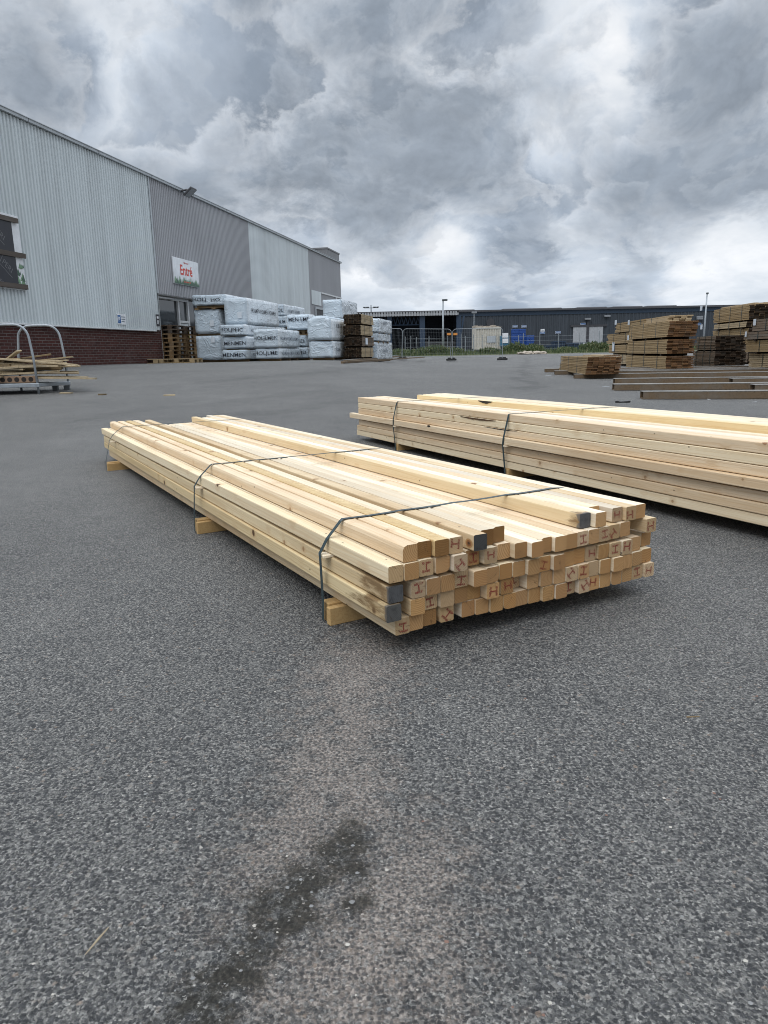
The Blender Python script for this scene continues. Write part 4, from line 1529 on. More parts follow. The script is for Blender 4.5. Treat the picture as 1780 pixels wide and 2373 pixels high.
# ------------------------------------------------------------------ trolley with offcuts
Z8 = lambda x, y: (x / 3.998, 720 + y / 3.998)
leg = on_ground(*Z8(362, 772))
kz = leg.y / F                       # metres per photo pixel there
print('trolley at', tuple(round(q, 2) for q in leg))
fx = .62                              # depth offset of the rear hoop
tz = leg.z
TW = 1.9
tr = thing('steel_trolley', 'galvanised steel trolley with two tall hoops loaded with wood offcuts', 'trolley', leg, RD(4))


def hoop(x1, y, h, w, r=.02):
    pts = [(x1, y, .0), (x1 - .02, y, h * .55), (x1 - .045, y, h - .22)]
    for k in range(1, 7):
        a = math.pi / 2 * k / 6
        pts.append((x1 - .05 - .2 * (1 - math.cos(a)), y, h - .2 + .2 * math.sin(a)))
    xl = x1 - w
    pts.append((xl + .3, y, h))
    for k in range(1, 7):
        a = math.pi / 2 * k / 6
        pts.append((xl + .25 - .2 * math.sin(a), y, h - .2 * (1 - math.cos(a))))
    pts += [(xl + .02, y, h * .55), (xl, y, 0)]
    return MB().tube(pts, r, 10)


rleg = on_ground(151, 906)
RT = Matrix.Rotation(-RD(4), 3, 'Z')
rl = RT @ (rleg - leg)
xrear, yrear = rl.x, max(.6, rl.y)
HH = at(90, 751, leg.y).z - leg.z
HR = at(150, 753, leg.y + yrear).z - rleg.z
hoop(0, 0, HH, 1.9, .018).build('hoop', M['galv'], tr, smooth=True)
o = hoop(xrear - .02, yrear, HR, (150 - 44) / F * (leg.y + yrear), .018).build('hoop', M['galv'], tr, smooth=True)
o.location.z = rleg.z - leg.z
zd = at(90, 888, leg.y).z - leg.z
b = MB().bevbox(-1.95, -.03, zd - .06, .03, .03, zd + .0, .006)
b.bevbox(-1.95, yrear - .03, zd - .06, xrear + .0, yrear + .03, zd + .0, .006)
M4 = Matrix.Translation((0, .03, 0)) @ Matrix.Rotation(-math.atan2(xrear, yrear - .03), 4, 'Z')
b.bevbox(-.03, 0, zd - .055, .03, math.hypot(xrear, yrear - .05), zd - .002, .006, M=M4)
b.bevbox(-1.2, .031, zd - .05, -1.15, yrear - .031, zd - .01, .006)
b.build('deck_frame', M['galv'], tr)
b = MB().box(-1.9, .031, zd - .012, -.05, yrear - .031, zd + .006)
b.build('deck', M['galv_dark'], tr)
for (x, y, lean) in ((-.86, yrear * .5, 0), (xrear - .03, yrear - .07, 0), (xrear - .19, yrear - .12, -.08), (-1.6, .2, .0)):
    zz = g(leg.x + x, leg.y + y) - leg.z
    MB().box(x - .04, y - .03, zz, x + .04, y + .03, zd - .062, M=None).build('leg', M['galv_dark'], tr)
# perforated brown board along the front, the shade in its holes painted as flat dark discs
b = MB().bevbox(-1.9, .04, zd + .008, -.02, .10, zd + .112, .006)
tb = b.build('hollow_board', M['tray'], tr)
b = MB()
for k in range(17):
    x = -.11 - k * .105
    b.tube([(x, .0385, zd + .06), (x, .0405, zd + .06)], .037, 14)
b.build('hollow_shade_discs', M['hole_shade'], tb)

ro = random.Random(12)
offs = []
zl = zd + .125


def offcut(x, y, z, L, w, t, yaw, pitch, mat, label):
    o = MB().box(-L / 2, -w / 2, -t / 2, L / 2, w / 2, t / 2, jit=.003).build('wood_offcut', M[mat])
    o.location = Matrix.Rotation(RD(4), 4, 'Z') @ Vector((x, y, z)) + leg
    o.rotation_euler = (ro.uniform(-.08, .08), -pitch, yaw + RD(4))
    tag(o, label, 'wood offcut', 'offcuts on the steel trolley')
    return o


spec = [(-.1, .18, .02, 1.6, .10, .022, .06, .03, 'offcut'), (.05, .3, .03, 1.9, .09, .02, -.05, -.02, 'offcut'), (-.5, .5, .05, 1.7, .12, .022, .02, .01, 'offcut_dark'), (.15, .6, .03, 1.5, .10, .025, .12, -.01, 'offcut'),
        (-.6, .15, .07, 1.5, .08, .022, -.02, .05, 'offcut'), (.1, .45, .08, 1.2, .13, .03, .08, .0, 'offcut_dark'), (.2, .75, .09, 1.3, .11, .022, -.1, .02, 'offcut'), (-.3, .85, .06, 1.8, .12, .022, .03, .0, 'offcut_dark'),
        (-.7, .4, .11, 1.4, .09, .02, .1, .08, 'offcut'), (.2, .25, .12, 1.1, .11, .025, -.12, -.02, 'offcut'), (.25, .55, .135, 1.0, .14, .022, .05, .01, 'offcut'), (-.45, .7, .12, 1.6, .1, .022, -.07, -.03, 'offcut'),
        (-.25, .3, .165, 1.7, .09, .022, -.03, -.075, 'offcut'), (.15, .7, .165, 1.2, .12, .022, .1, .03, 'offcut'), (-.6, .55, .175, 1.5, .10, .022, .04, .03, 'offcut_dark'), (.0, .5, .20, 1.45, .10, .02, -.06, -.05, 'offcut'),
        (.35, .85, .19, .9, .11, .022, .25, .10, 'offcut'), (-.1, .9, .205, 1.1, .09, .022, .2, .13, 'offcut_dark'), (-.55, .25, .20, 1.35, .08, .02, .05, .02, 'offcut')]
spec += [(ro.uniform(-.75, .2), ro.uniform(.1, .85), ro.uniform(.0, .17), ro.uniform(.9, 1.6), ro.uniform(.07, .14), .024, ro.uniform(-.16, .16), ro.uniform(-.06, .06), ro.choice(['offcut', 'offcut_dark', 'offcut'])) for _ in range(24)]
labs = {'offcut': 'pale thin wood offcut lying in the jumbled load on the steel trolley', 'offcut_dark': 'brown weathered offcut lying in the jumbled load on the steel trolley'}
for q in spec:
    offcut(q[0] - .42, q[1] * yrear * .95, zl + q[2] * 1.15, *q[3:9], labs[q[8]])
offcut(-.02, .12, zl - .045, 1.75, .10, .022, -.07, -.035, 'offcut', 'longest pale offcut sticking far out right of the trolley at deck level')
offcut(-.06, .2, zl - .03, 1.5, .09, .02, -.02, -.03, 'offcut', 'pale offcut poking out of the trolley just above the longest one')
offcut(-.76, .3, zl + .08, 1.0, .28, .02, .1, .62, 'offcut', 'wide board tilted steeply up at the left of the trolley load')
offcut(-.40, .1, zl + .235, 2.0, .085, .024, -.02, -.10, 'offcut', 'long pale offcut sloping down to the right on top of the trolley load')
for i, (px, py, L, w, yaw, lab) in enumerate(((154, 912, .2, .05, -.2, 'small piece of board dropped on the asphalt under the trolley'), (237, 915.5, .12, .025, .1, 'thin dark sliver on the asphalt right of the trolley'), (393, 917, .16, .04, .1, 'pale splinter of wood on the asphalt far right of the trolley'))):
    p = on_ground(px, py)
    o = MB().box(-L / 2, -w / 2, 0, L / 2, w / 2, .018, jit=.004).build('wood_scrap', M['offcut' if i != 1 else 'offcut_dark'], None, p, yaw)
    tag(o, lab, 'wood scrap')

# ------------------------------------------------------------------ plank packs on the right
Z4 = lambda x, y: (1260 + x / 3.19, 640 + y / 3.19)
RY = RD(5)
AR = Vector((math.sin(RY), math.cos(RY), 0))
BR = Vector((math.cos(RY), -math.sin(RY), 0))
GRP = 'treated plank packs on the right'


def rpack(label, xc, xr, xl, yt, yb, Y, rows, cols, mats, ends, base=None, W=None, L=None, seed=0, gap=.05, **kw):
    A_ = at(*Z4(xc, yb), Y)
    W = W or solve_along(A_, BR, Z4(xr, yb)[0])
    L = L or solve_along(A_, AR, Z4(xl, yb)[0], 12)
    H = at(*Z4(xc, yt), Y).z - A_.z
    if base is not None:
        A_.z = base
    c = A_ + BR * (W / 2)
    t = plank_pack(label, (c.x, c.y, A_.z), W, L, H, -RY, rows, cols, mats, group=GRP, seed=seed, ends=ends, **kw)
    t['top'] = A_.z + H
    return t


def rg(xc, Y):
    p = at(*Z4(xc, 690), Y)
    return g(p.x, p.y)


lab_paper = lambda L, H: [('side', L - .25, H * .75, .18, .13)]
YR2 = 16.5
zb = rg(905, YR2)
t = rpack('lowest pale plank pack of the tall middle stack', 900, 1105, 606, 585, 690, YR2, 8, 5, 'deck', 'deck_end', zb + .06, seed=41, gap=.05, jag=.06)
t = rpack('middle pale plank pack of the tall middle stack with a white tag', 905, 1112, 615, 472, 580, YR2, 8, 5, 'deck', 'deck_end', t['top'] + .05, seed=42, jag=.1, paper=lab_paper(3.7, .56))
t = rpack('upper pale plank pack of the tall middle stack with wide dark ends', 910, 1125, 622, 350, 468, YR2, 9, 5, 'deck', 'deck_end', t['top'] + .05, seed=43, jag=.07, sheared=.06, paper=lab_paper(3.7, .6))
topR2 = t['top']
rpack('small loose pile of tan planks lying on top of the tall middle stack', 910, 1085, 745, 300, 346, YR2 + .9, 4, 4, 'deck_tan', 'deck_tan', topR2 + .02, seed=44, jag=.12, sheared=.08, strap_n=1, lath=False)
YR3 = 19.6
zb = rg(760, YR3)
t = rpack('lowest pack of the rear stack half hidden by the tall middle stack', 770, 960, 545, 575, 655, YR3, 6, 5, 'deck_tan', 'deck_end', zb + .06, seed=45, lath=True)
t = rpack('short plank pack with a big white label, second up in the half hidden rear stack', 770, 950, 480, 500, 572, YR3, 5, 5, 'deck', 'deck_end', t['top'] + .04, seed=46, paper=[('side', 4.0, .2, .3, .28)])
t = rpack('long plank pack jutting out left, third up in the half hidden rear stack', 770, 955, 430, 408, 497, YR3, 6, 5, 'deck', 'deck_end', t['top'] + .04, L=4.9, seed=47, jag=.25)
t = rpack('stepped plank pack with a white tag on top of the half hidden rear stack', 766, 955, 527, 322, 404, YR3, 6, 5, 'deck', 'deck_end', t['top'] + .02, seed=48, jag=.14, paper=[('side', 3.6, .32, .26, .14)])
YR1 = 14.6
zb = rg(310, YR1)
t = rpack('single low plank pack lying on the beams, left of the tall stacks', 308, 560, 112, 592, 722, YR1, 10, 6, 'deck', 'deck_end', zb + .09, seed=49, jag=.07, sheared=.05, lath=False)
rpack('two loose boards lying on top of the single low pack', 440, 560, 420, 583, 592, YR1 + .5, 1, 2, 'deck_tan', 'deck_end', t['top'] + .004, seed=50, strap_n=0, lath=False, L=2.2, jag=.12)
YR4 = 18.0
zb = rg(1260, YR4)
t = rpack('lower dark plank pack of the short stack right of the tall middle stack', 1255, 1488, 1095, 580, 698, YR4, 10, 6, 'deck_grey', 'deck_dark', zb + .05, seed=51, jag=.08)
t = rpack('upper dark plank pack of the short stack right of the tall middle stack', 1262, 1486, 1118, 472, 576, YR4, 9, 6, 'deck_grey', 'deck_dark', t['top'] + .03, seed=52, jag=.08)
YR5 = 21.4
zb = rg(1500, YR5)
t = rpack('bottom pack of the tall rear right stack, mostly covered', 1500, 1720, 1300, 560, 690, YR5, 10, 6, 'deck_grey', 'deck_dark', zb + .05, seed=53)
t = rpack('plank pack under the thin packs in the tall rear right stack', 1500, 1720, 1240, 442, 558, YR5, 9, 6, 'deck', 'deck_dark', t['top'] + .03, seed=54)
t = rpack('thin plank pack with a white tag in the tall rear right stack', 1492, 1720, 1250, 400, 440, YR5, 3, 6, 'deck_tan', 'deck_dark', t['top'] + .03, seed=55, paper=[('side', 3.7, .12, .2, .16)])
t = rpack('big tan plank pack with dark ends on top of the tall rear right stack', 1508, 1740, 1248, 284, 396, YR5, 9, 6, 'deck', 'deck_dark', t['top'] + .05, seed=56, jag=.08, paper=[('side', 4.0, .55, .22, .16)])
rpack('few loose reddish boards on the very top of the tall rear right stack', 1560, 1740, 1310, 268, 284, YR5 + .2, 2, 5, 'deck_tan', 'deck_tan', t['top'] + .01, seed=57, strap_n=0, lath=False, jag=.5)
# grey packs at the right edge, seen along their long side
YR6 = 13.6


def epack(label, xl, yt, yb, Yf, base, L, rows, seed, paper=None, mats='deck_grey'):
    A_ = at(*Z4(xl, yb), Yf)
    H = at(*Z4(xl, yt), Yf).z - A_.z
    z = A_.z if base is None else base
    c = A_ - AR * L + BR * .42
    t = plank_pack(label, (c.x, c.y, z), .84, L, H, -RY, rows, 6, mats, group=GRP, seed=seed, paper=paper, ends='deck_end')
    t['top'] = z + H
    return t


zb = g(7.3, 15.5)
t = epack('lowest reddish plank pack in the stack at the right edge of the picture', 1513, 585, 695, 17.0, zb + .06, 3.9, 8, 61, mats='deck_tan')
t = epack('pale plank pack, second from the ground at the right edge', 1492, 492, 576, 17.0, t['top'] + .04, 3.9, 6, 62, mats='deck')
t = epack('thin grey plank pack with a large white label at the right edge', 1482, 436, 489, 17.0, t['top'] + .02, 3.9, 3, 63, [('side', 2.35, .17, .28, .24), ('side', 3.8, .12, .1, .12)])
t = epack('topmost grey plank pack with a large white label at the right edge', 1537, 345, 430, 17.0, t['top'] + .02, 3.9, 5, 64, [('side', 2.45, .28, .26, .30), ('side', 3.75, .2, .14, .14)])

# long hollow beams on the ground
def beam(label, xl, yb, h, L, w=.22, joint=None, grp='long hollow beams on the asphalt'):
    p = on_ground(*Z4(xl, yb))
    H = h
    rz = -RY - RD(4)
    q = p + Vector((math.cos(rz), math.sin(rz), 0)) * L
    dz = g(q.x, q.y) - p.z
    th = thing('hollow_beam', label, 'beam', p, rz, grp)
    th.rotation_euler = (0, -math.atan2(dz, L), rz)
    t_ = .012
    b = MB()
    y0, y1 = 0, w
    b.box(0, y0, .003, L, y0 + t_, H - .0035, 0)
    b.box(0, y1 - t_, .003, L, y1, H - .0035, 0)
    b.box(.001, y0 + t_ + .0003, .003, L, y1 - t_ - .0003, .003 + t_, 0)
    b.build('web', M['beam'], th)
    b = MB().box(-.004, y0 - .003, H - .003, L, y1 + .003, H + .006, jit=.001)
    b.build('top_sheet', M['beam_top'], th)
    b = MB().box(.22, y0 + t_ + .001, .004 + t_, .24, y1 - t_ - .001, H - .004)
    b.build('inner_shade', M['hole_shade'], th)  # added dark plate: shade inside the open end put into colour
    return th


beam('nearest long hollow beam with a pale grey top and open dark end', 735, 911, .10, 7)
beam('second nearest hollow beam, its open end furthest left of the near pair', 522, 846, .095, 4.6)
beam('beam continuing the second nearest one after a dark joint', 1560, 852, .095, 4)
beam('third hollow beam behind the near pair', 527, 799, .095, 4.35)
beam('beam continuing the third one to the right edge', 1397, 800, .095, 4)
beam('long low hollow beam in front of the single low pack', 228, 757, .085, 9)
beam('hollow beam under the near edge of the single low pack', 84, 729, .085, 5.4)
beam('leftmost beam reaching out from under the single low pack', 10, 711, .085, 4.8)
beam('beam lying in front of the tall middle stack', 545, 729, .08, 8)
beam('rear beam in front of the tall middle stack', 560, 710, .07, 5.2)
# little litter on the asphalt in front of the beams
for i, (px, py, L, w, yaw, mt, nm, lab, cat) in enumerate(((1444, 933, .16, .035, -.05, 'rubber', 'rag_scrap', 'small black scrap on the asphalt in front of the nearest beam', 'scrap'), (1404, 896.5, .13, .012, .15, 'trim', 'wire_scrap', 'short pale wire on the asphalt left of the second beam', 'scrap'), (1749, 932, .05, .03, .4, 'signwhite', 'paper_scrap', 'tiny white paper scrap near the right edge of the asphalt', 'scrap'),
                                                         (1643, 926, .035, .03, .1, 'signwhite', 'paper_scrap', 'white crumb just in front of the nearest beam', 'scrap'), (1271, 870, .12, .05, .1, 'paper', 'paper_scrap', 'faint white paper flat on the asphalt left of the beams', 'scrap'))):
    p = on_ground(px, py)
    b = MB()
    if nm == 'rag_scrap':
        b.box(-L / 2, -w / 2, 0, 0, w / 2, .012, jit=.008).box(.005, -w * .4, 0, L * .55, w * .5, .018, jit=.006).box(-L * .62, -.006, 0, -L * .3, .012, .02, jit=.005)
    else:
        b.box(-L / 2, -w / 2, 0, L / 2, w / 2, .006, jit=.0025)
    tag(b.build(nm, M[mt], None, p, yaw), lab, cat)
# dry straw and small loose pieces in the foreground
p0, p1 = on_ground(198, 2218), on_ground(252, 2155)
o = MB().tube([p0 + Vector((0, 0, .004)), (p0 + p1) / 2 + Vector((.003, 0, .008)), p1 + Vector((0, 0, .004))], [.0006, .0017, .0008], 5).build('dry_straw', M['offcut'])
tag(o, 'single dry straw lying on the asphalt in the lower left foreground', 'straw')
p = on_ground(1606, 1662)
o = MB().box(-.014, -.0015, 0, .014, .0015, .002, jit=.0006).build('wood_splinter', M['offcut_dark'], None, p, .05)
tag(o, 'tiny brown wood splinter on the asphalt right of the near bundle', 'splinter')
rg_ = random.Random(21)
b = MB()
for i in range(260):
    px = rg_.uniform(20, 1760)
    py = 1250 + 1110 * rg_.random()
    P = on_ground(px, py)
    if (P - A1).length < .95 and P.y > 1.55:
        continue
    r = rg_.choice([.0012, .0016, .0022, .003]) * (1.3 if rg_.random() < .05 else 1)
    vs = []
    for k in range(6):
        a = k * math.pi / 3 + rg_.uniform(-.3, .3)
        vs.append((P.x + math.cos(a) * r * rg_.uniform(.8, 1.5), P.y + math.sin(a) * r, P.z + r * .2))
    vs.append((P.x + rg_.uniform(-r, r) * .3, P.y, P.z + r * rg_.uniform(.7, 1.1)))
    b.add(vs, [(k, (k + 1) % 6, 6) for k in range(6)] + [(5, 4, 3, 2, 1, 0)], rg_.choice([0, 0, 0, 0, 0, 0, 1, 1, 2]))
o = b.build('loose_grit', [plain('grit_grey', (.24, .24, .235), .8), plain('grit_pale', (.46, .43, .38), .8), plain('grit_brown', (.22, .13, .10), .8)])
tag(o, 'loose grit and tiny stones strewn over the asphalt', None, None, 'stuff')

# ------------------------------------------------------------------ temporary mesh fence
Z3 = lambda x, y: (780 + x / 2.676, 640 + y / 2.676)


def fence_panel(A_, B_, h, label):
    d = B_ - A_
    L = math.hypot(d.x, d.y)
    th = thing('mesh_fence_panel', label, 'fence', A_, math.atan2(d.y, d.x), 'temporary mesh fence panels')
    th.rotation_euler = (0, -math.atan2(B_.z - A_.z, L), math.atan2(d.y, d.x))
    pts = [(0, 0, .05), (0, 0, h - .25)]
    for k in range(1, 6):
        a = math.pi / 2 * k / 5
        pts.append((.25 * (1 - math.cos(a)), 0, h - .25 + .25 * math.sin(a)))
    for k in range(0, 6):
        a = math.pi / 2 * k / 5
        pts.append((L - .25 + .25 * math.sin(a), 0, h - .25 * (1 - math.cos(a))))
    pts.append((L, 0, .05))
    b = MB().tube(pts, .017, 6).tube([(0, 0, .22), (L, 0, .22)], .013, 6)
    b.build('frame', M['galv'], th)
    b = MB()
    n = int(L / .11)
    for k in range(1, n):
        x = L * k / n
        b.box(x - .0018, -.0018, .22, x + .0018, .0018, h)
    for k in range(1, 8):
        z = .22 + (h - .22) * k / 8
        b.box(.01, -.006, z - .0018, L - .01, -.0024, z + .0018)
    b.build('wire_mesh', M['galv'], th)
    return th


def foot(zx, Y):
    p = at(*Z3(zx, 515), Y)
    p.z = g(p.x, p.y) + .06
    return p


f0, f1, f2 = foot(409, 49.0), foot(712, 47.6), foot(1028, 46.6)
fz = foot(345, 49.6)
HF = HF2 = 2.0
fence_panel(f0 + (fz - f0).normalized() * 3.2, f0 + Vector((-.06, .02, 0)), HF, 'left mesh fence panel running behind the silver packs')
fence_panel(f0, f1 + Vector((-.06, 0, 0)), HF, 'middle mesh fence panel with an orange plate')
fence_panel(f1 + Vector((.06, 0, 0)), f2, HF2, 'right mesh fence panel ending at the open yard')
for i, (p, lab) in enumerate(((f0, 'fence foot block under the joint nearest the silver packs'), (f1, 'fence foot block under the middle joint'), (f2, 'fence foot block under the free right end of the fence'))):
    b = MB().bevbox(-.32, -.13, 0, .32, .13, .13, .02).bevbox(-.22, -.09, .1305, -.06, .09, .19, .01).bevbox(.06, -.09, .1305, .22, .09, .19, .01)
    tag(b.build('fence_foot', M['rubber'], None, p, .3), lab, 'fence foot', 'fence feet')
for i, (q, lab) in enumerate(((Z3(697, 359), 'orange plate left of the middle fence joint'), (Z3(737, 359), 'orange plate right of the middle fence joint'))):
    p = at(*q, f1.y - .1)
    tag(MB().bevbox(-.13, -.02, -.07, .13, -.005, .07, .003).build('orange_plate', M['orange'], None, p), lab, 'plate', 'orange plates on the fence')

# ------------------------------------------------------------------ verge with weeds, low post fence
YV = 55.0
vg = MB()
n = 60
for i in range(n + 1):
    x = -14 + 74 * i / n
    y0 = YV + .6 * mnoise.noise(Vector((x * .35, 0, 0))) - .035 * x * 0
    y1 = YV + 13
    vg.v += [(x, y0, g(x, y0) + .005), (x, y0 + .5, g(x, y0 + .5) + .05), (x, y1, g(x, y1) + .08)]
for i in range(n):
    a = i * 3
    vg.f += [(a, a + 3, a + 4, a + 1), (a + 1, a + 4, a + 5, a + 2)]
    vg.m += [0, 0]
struct(tag(vg.build('grass_verge', M['verge']), 'strip of grassy ground at the far edge of the asphalt', None))
rw = random.Random(17)
bushes = [(560, 1.1), (610, 1.3), (660, 1.1), (740, .9), (940, .8), (1085, 1.2), (1110, 1.5), (1200, 1.2), (1230, 1.1), (1430, .7), (1560, 1.2), (1600, 1.4), (1650, 1.2), (1700, 1.2), (450, .8), (500, .7), (380, .9), (1900, 1.2), (2100, 1.)]
b = MB()


def blade(p, hgt, w, lean, az):
    d = Vector((math.cos(az), math.sin(az), 0))
    s = Vector((-d.y, d.x, 0)) * w
    tip = p + d * lean + Vector((0, 0, hgt))
    mid = p + d * lean * .3 + Vector((0, 0, hgt * .6))
    b.add([p - s, p + s, mid + s * .8, mid - s * .8, tip], [(0, 1, 2, 3), (3, 2, 4)])


for i in range(18000):
    x = rw.uniform(-12, 42)
    y = YV + .2 + 7.5 * rw.random() ** 1.6
    cl = .5 + .8 * mnoise.noise(Vector((x * .5, y * .4, 3)))
    hgt = rw.uniform(.06, .26) * (1 + .5 * cl)
    if y > YV + 2:
        hgt *= 1.6
    blade(Vector((x, y, g(x, y) + .03)), hgt, rw.uniform(.007, .018), rw.uniform(0, .15), rw.uniform(0, 6.28))
for (zx, hh_) in bushes:
    for q in range(2):
        c = at(*Z3(zx + rw.uniform(-14, 14), 470), YV + rw.uniform(2, 5))
        c.z = g(c.x, c.y)
        for i in range(420):
            a, r = rw.uniform(0, 6.28), rw.random() ** .5 * .75
            hz = hh_ * .62 * rw.random() ** .8 * (1 - .45 * r)
            blade(c + Vector((math.cos(a) * r, math.sin(a) * r, hz)), rw.uniform(.08, .22), rw.uniform(.016, .04), rw.uniform(0, .18), rw.uniform(0, 6.28))
tag(b.build('weeds', M['leaf']), 'tangled green weeds along the far edge of the yard', None, None, 'stuff')
# pale sacks in the weeds
for i, (x0, lab) in enumerate(((1175, 'left heap of pale sacks lying at the edge of the weeds'), (1257, 'right heap of pale sacks lying at the edge of the weeds'))):
    c = at(*Z3(x0, 478), YV - .25)
    c.z = g(c.x, c.y) + .01
    b2_ = bmesh.new()
    bmesh.ops.create_icosphere(b2_, subdivisions=3, radius=1)
    for p in b2_.verts:
        nn = mnoise.noise(p.co * 1.7 + Vector((i * 9, 0, 0))) * .35 + mnoise.noise(p.co * 4) * .12
        p.co = Vector((p.co.x * .62 * (1 + nn), p.co.y * .3 * (1 + nn), max(0, (p.co.z + .35) * .16 * (1 + 1.6 * nn))))
    me = bpy.data.meshes.new('sack_heap')
    b2_.to_mesh(me)
    b2_.free()
    me.materials.append(M['bag'])
    tag(link('sack_heap', me, None, c), lab, 'sacks', 'sacks at the verge')
# low wire fence with steel posts
pf = thing('wire_fence', 'low wire fence with thin steel posts standing in the weeds', 'fence', (0, YV + 7, 0))
xsf = [425, 460, 500, 572, 690, 775, 800, 850, 905, 990, 1070, 1130, 1155, 1260, 1375, 1505, 1628, 1760, 1890, 2020]
px_ = []
for zx in xsf:
    p = at(*Z3(zx, 470), YV + 7)
    z0 = g(p.x, p.y)
    MB().tube([(p.x, 0, z0), (p.x + rw.uniform(-.04, .04), 0, z0 + rw.uniform(1.5, 1.75))], .028, 6).build('post', M['galv'], pf)
    px_.append((p.x, z0))
b = MB()
for (xa, za), (xb, zb_) in zip(px_, px_[1:]):
    for h in (.35, .7, 1.05, 1.4):
        b.tube([(xa, .035, za + h), (xb, .035, zb_ + h)], .006, 4, caps=False)
b.build('wires', M['galv'], pf)

# ------------------------------------------------------------------ blue hall in the distance
YH = 100.0


def bx(zx):
    return at(*Z3(zx, 460), YH).x


def hz_(x3, y3):
    return at(*Z3(x3, y3), YH).z


bh = thing('blue_hall', 'long dark blue grey industrial hall across the far side of the yard', 'building', (0, YH, 0))
xL, xM, xR = bx(90), bx(757), bx(757) + 90
zr = hz_(1064 - 300, 214)
zg = .3
b = corrugated(0, 1, 0, 1)
# facade corrugation along x
prof = []
x = xM
while x < xR:
    prof += [(x, 0), (x + .12, 0), (x + .16, -.05), (x + .38, -.05), (x + .42, 0)]
    x += .5
vs, fs = [], []
for q, dy in prof:
    vs += [(q, dy, zg - .5), (q, dy, zr - .75)]
for i in range(len(prof) - 1):
    fs.append((2 * i, 2 * i + 2, 2 * i + 3, 2 * i + 1))
MB().add(vs, fs).build('facade', M['bluewall'], bh)
MB().box(xM - .05, .06, zg - .6, xR, 30, zr - .1).build('hall_body', M['navy'], bh)
MB().box(xM - .1, -.12, zr - .75, xR, .055, zr - .22).build('blue_fascia', M['bluetrim'], bh)
MB().box(xM - .3, -.35, zr - .218, xR, 30, zr + .02).build('roof', M['roof'], bh)
for zx in (790, 1160, 1350, 1640, 1870, 2090):
    x = bx(zx)
    MB().bevbox(x - 2.2, 5, zr + .021, x + 2.2, 9, zr + .42, .15).build('roof_light', M['trim_dark'], bh)
# open canopy at the left
zc = hz_(420, 236)
MB().box(xL - 8, -3.5, zc - .1, xM - .35, 24, zc + .22).build('canopy_roof', M['roof'], bh)
b = MB()
x = xL - 8
while x < xM - .6:
    b.box(x, -3.62, zc - .42, x + .22, -3.505, zc + .1)
    x += .36
b.box(xL - 8, -3.50, zc - .40, xM - .4, -3.46, zc + .09)
b.build('canopy_fascia', M['corr'], bh)
MB().box(xL - 8, 16, zg - .5, xM - .06, 16.3, zc - .11).build('canopy_back_wall', M['navy'], bh)
MB().box(xM - .05 - 8, 9, zg - .5, xM - .06, 9.3, zc - .12).build('canopy_inner_wall', M['navy'], bh)
for zx, w in ((525, .35), (742, .3), (330, .3), (130, .3)):
    x = bx(zx)
    MB().box(x - w, -3.2, zg - .5, x + w, -2.8, zc - .43).build('canopy_column', M['bluesteel'], bh)
x = bx(742)
Mx = Matrix.Translation((x + .3, -3, 3.0)) @ Matrix.Rotation(RD(10), 4, 'Y')
MB().box(-.10, -.1, -.2, .10, .1, zc - .5 - 3.0, M=Mx).build('canopy_brace', M['bluesteel'], bh)
b = MB()
for x0, x1 in ((bx(130), bx(330)), (bx(330), bx(525))):
    n = 8
    for k in range(n):
        a, c = x0 + (x1 - x0) * k / n, x0 + (x1 - x0) * (k + .5) / n
        e = x0 + (x1 - x0) * (k + 1) / n
        b.tube([(a, -2.5, zc - .5), (c, -2.5, zc - 1.5)], .06, 5).tube([(c, -2.5, zc - 1.5), (e, -2.5, zc - .5)], .06, 5)
    b.tube([(x0, -2.5, zc - 1.5), (x1, -2.5, zc - 1.5)], .08, 5)
b.build('roof_truss', M['bluesteel'], bh)
for x in (bx(200), bx(260), bx(420), bx(475)):
    MB().box(x - .08, 15.8, zg, x + .08, 15.95, zc - .2).build('wall_rib', M['bluesteel'], bh)
MB().bevbox(bx(650), 15.6, 2.2, bx(690), 15.95, 3.3, .03).build('blue_panel', M['bluebox'], bh)
MB().box(bx(535), 4, zg - .3, bx(760), 4.4, hz_(600, 400)).build('concrete_wall', M['concrete'], bh)
# sliding doors
d0, d1, dt = bx(1462), bx(1645), hz_(1550, 314)
dm = bx(1551)
for a, c in ((d0, dm - .18), (dm + .18, d1)):
    o = MB().box(a, -.14, zg, c, -.055, dt).build('sliding_door', M['corr'], bh)
    b = MB()
    for k in range(1, 3):
        x = a + (c - a) * k / 3
        b.box(x - .03, -.16, zg + .1, x + .03, -.141, dt - .05)
    b.build('door_rib', M['trim'], o)
b = MB().box(d0 - .4, -.2, dt + .005, d1 + .5, -.055, dt + .28).box(dm - .17, -.22, zg, dm + .17, -.056, dt + .7)
b.build('door_track', M['trim_dark'], bh)
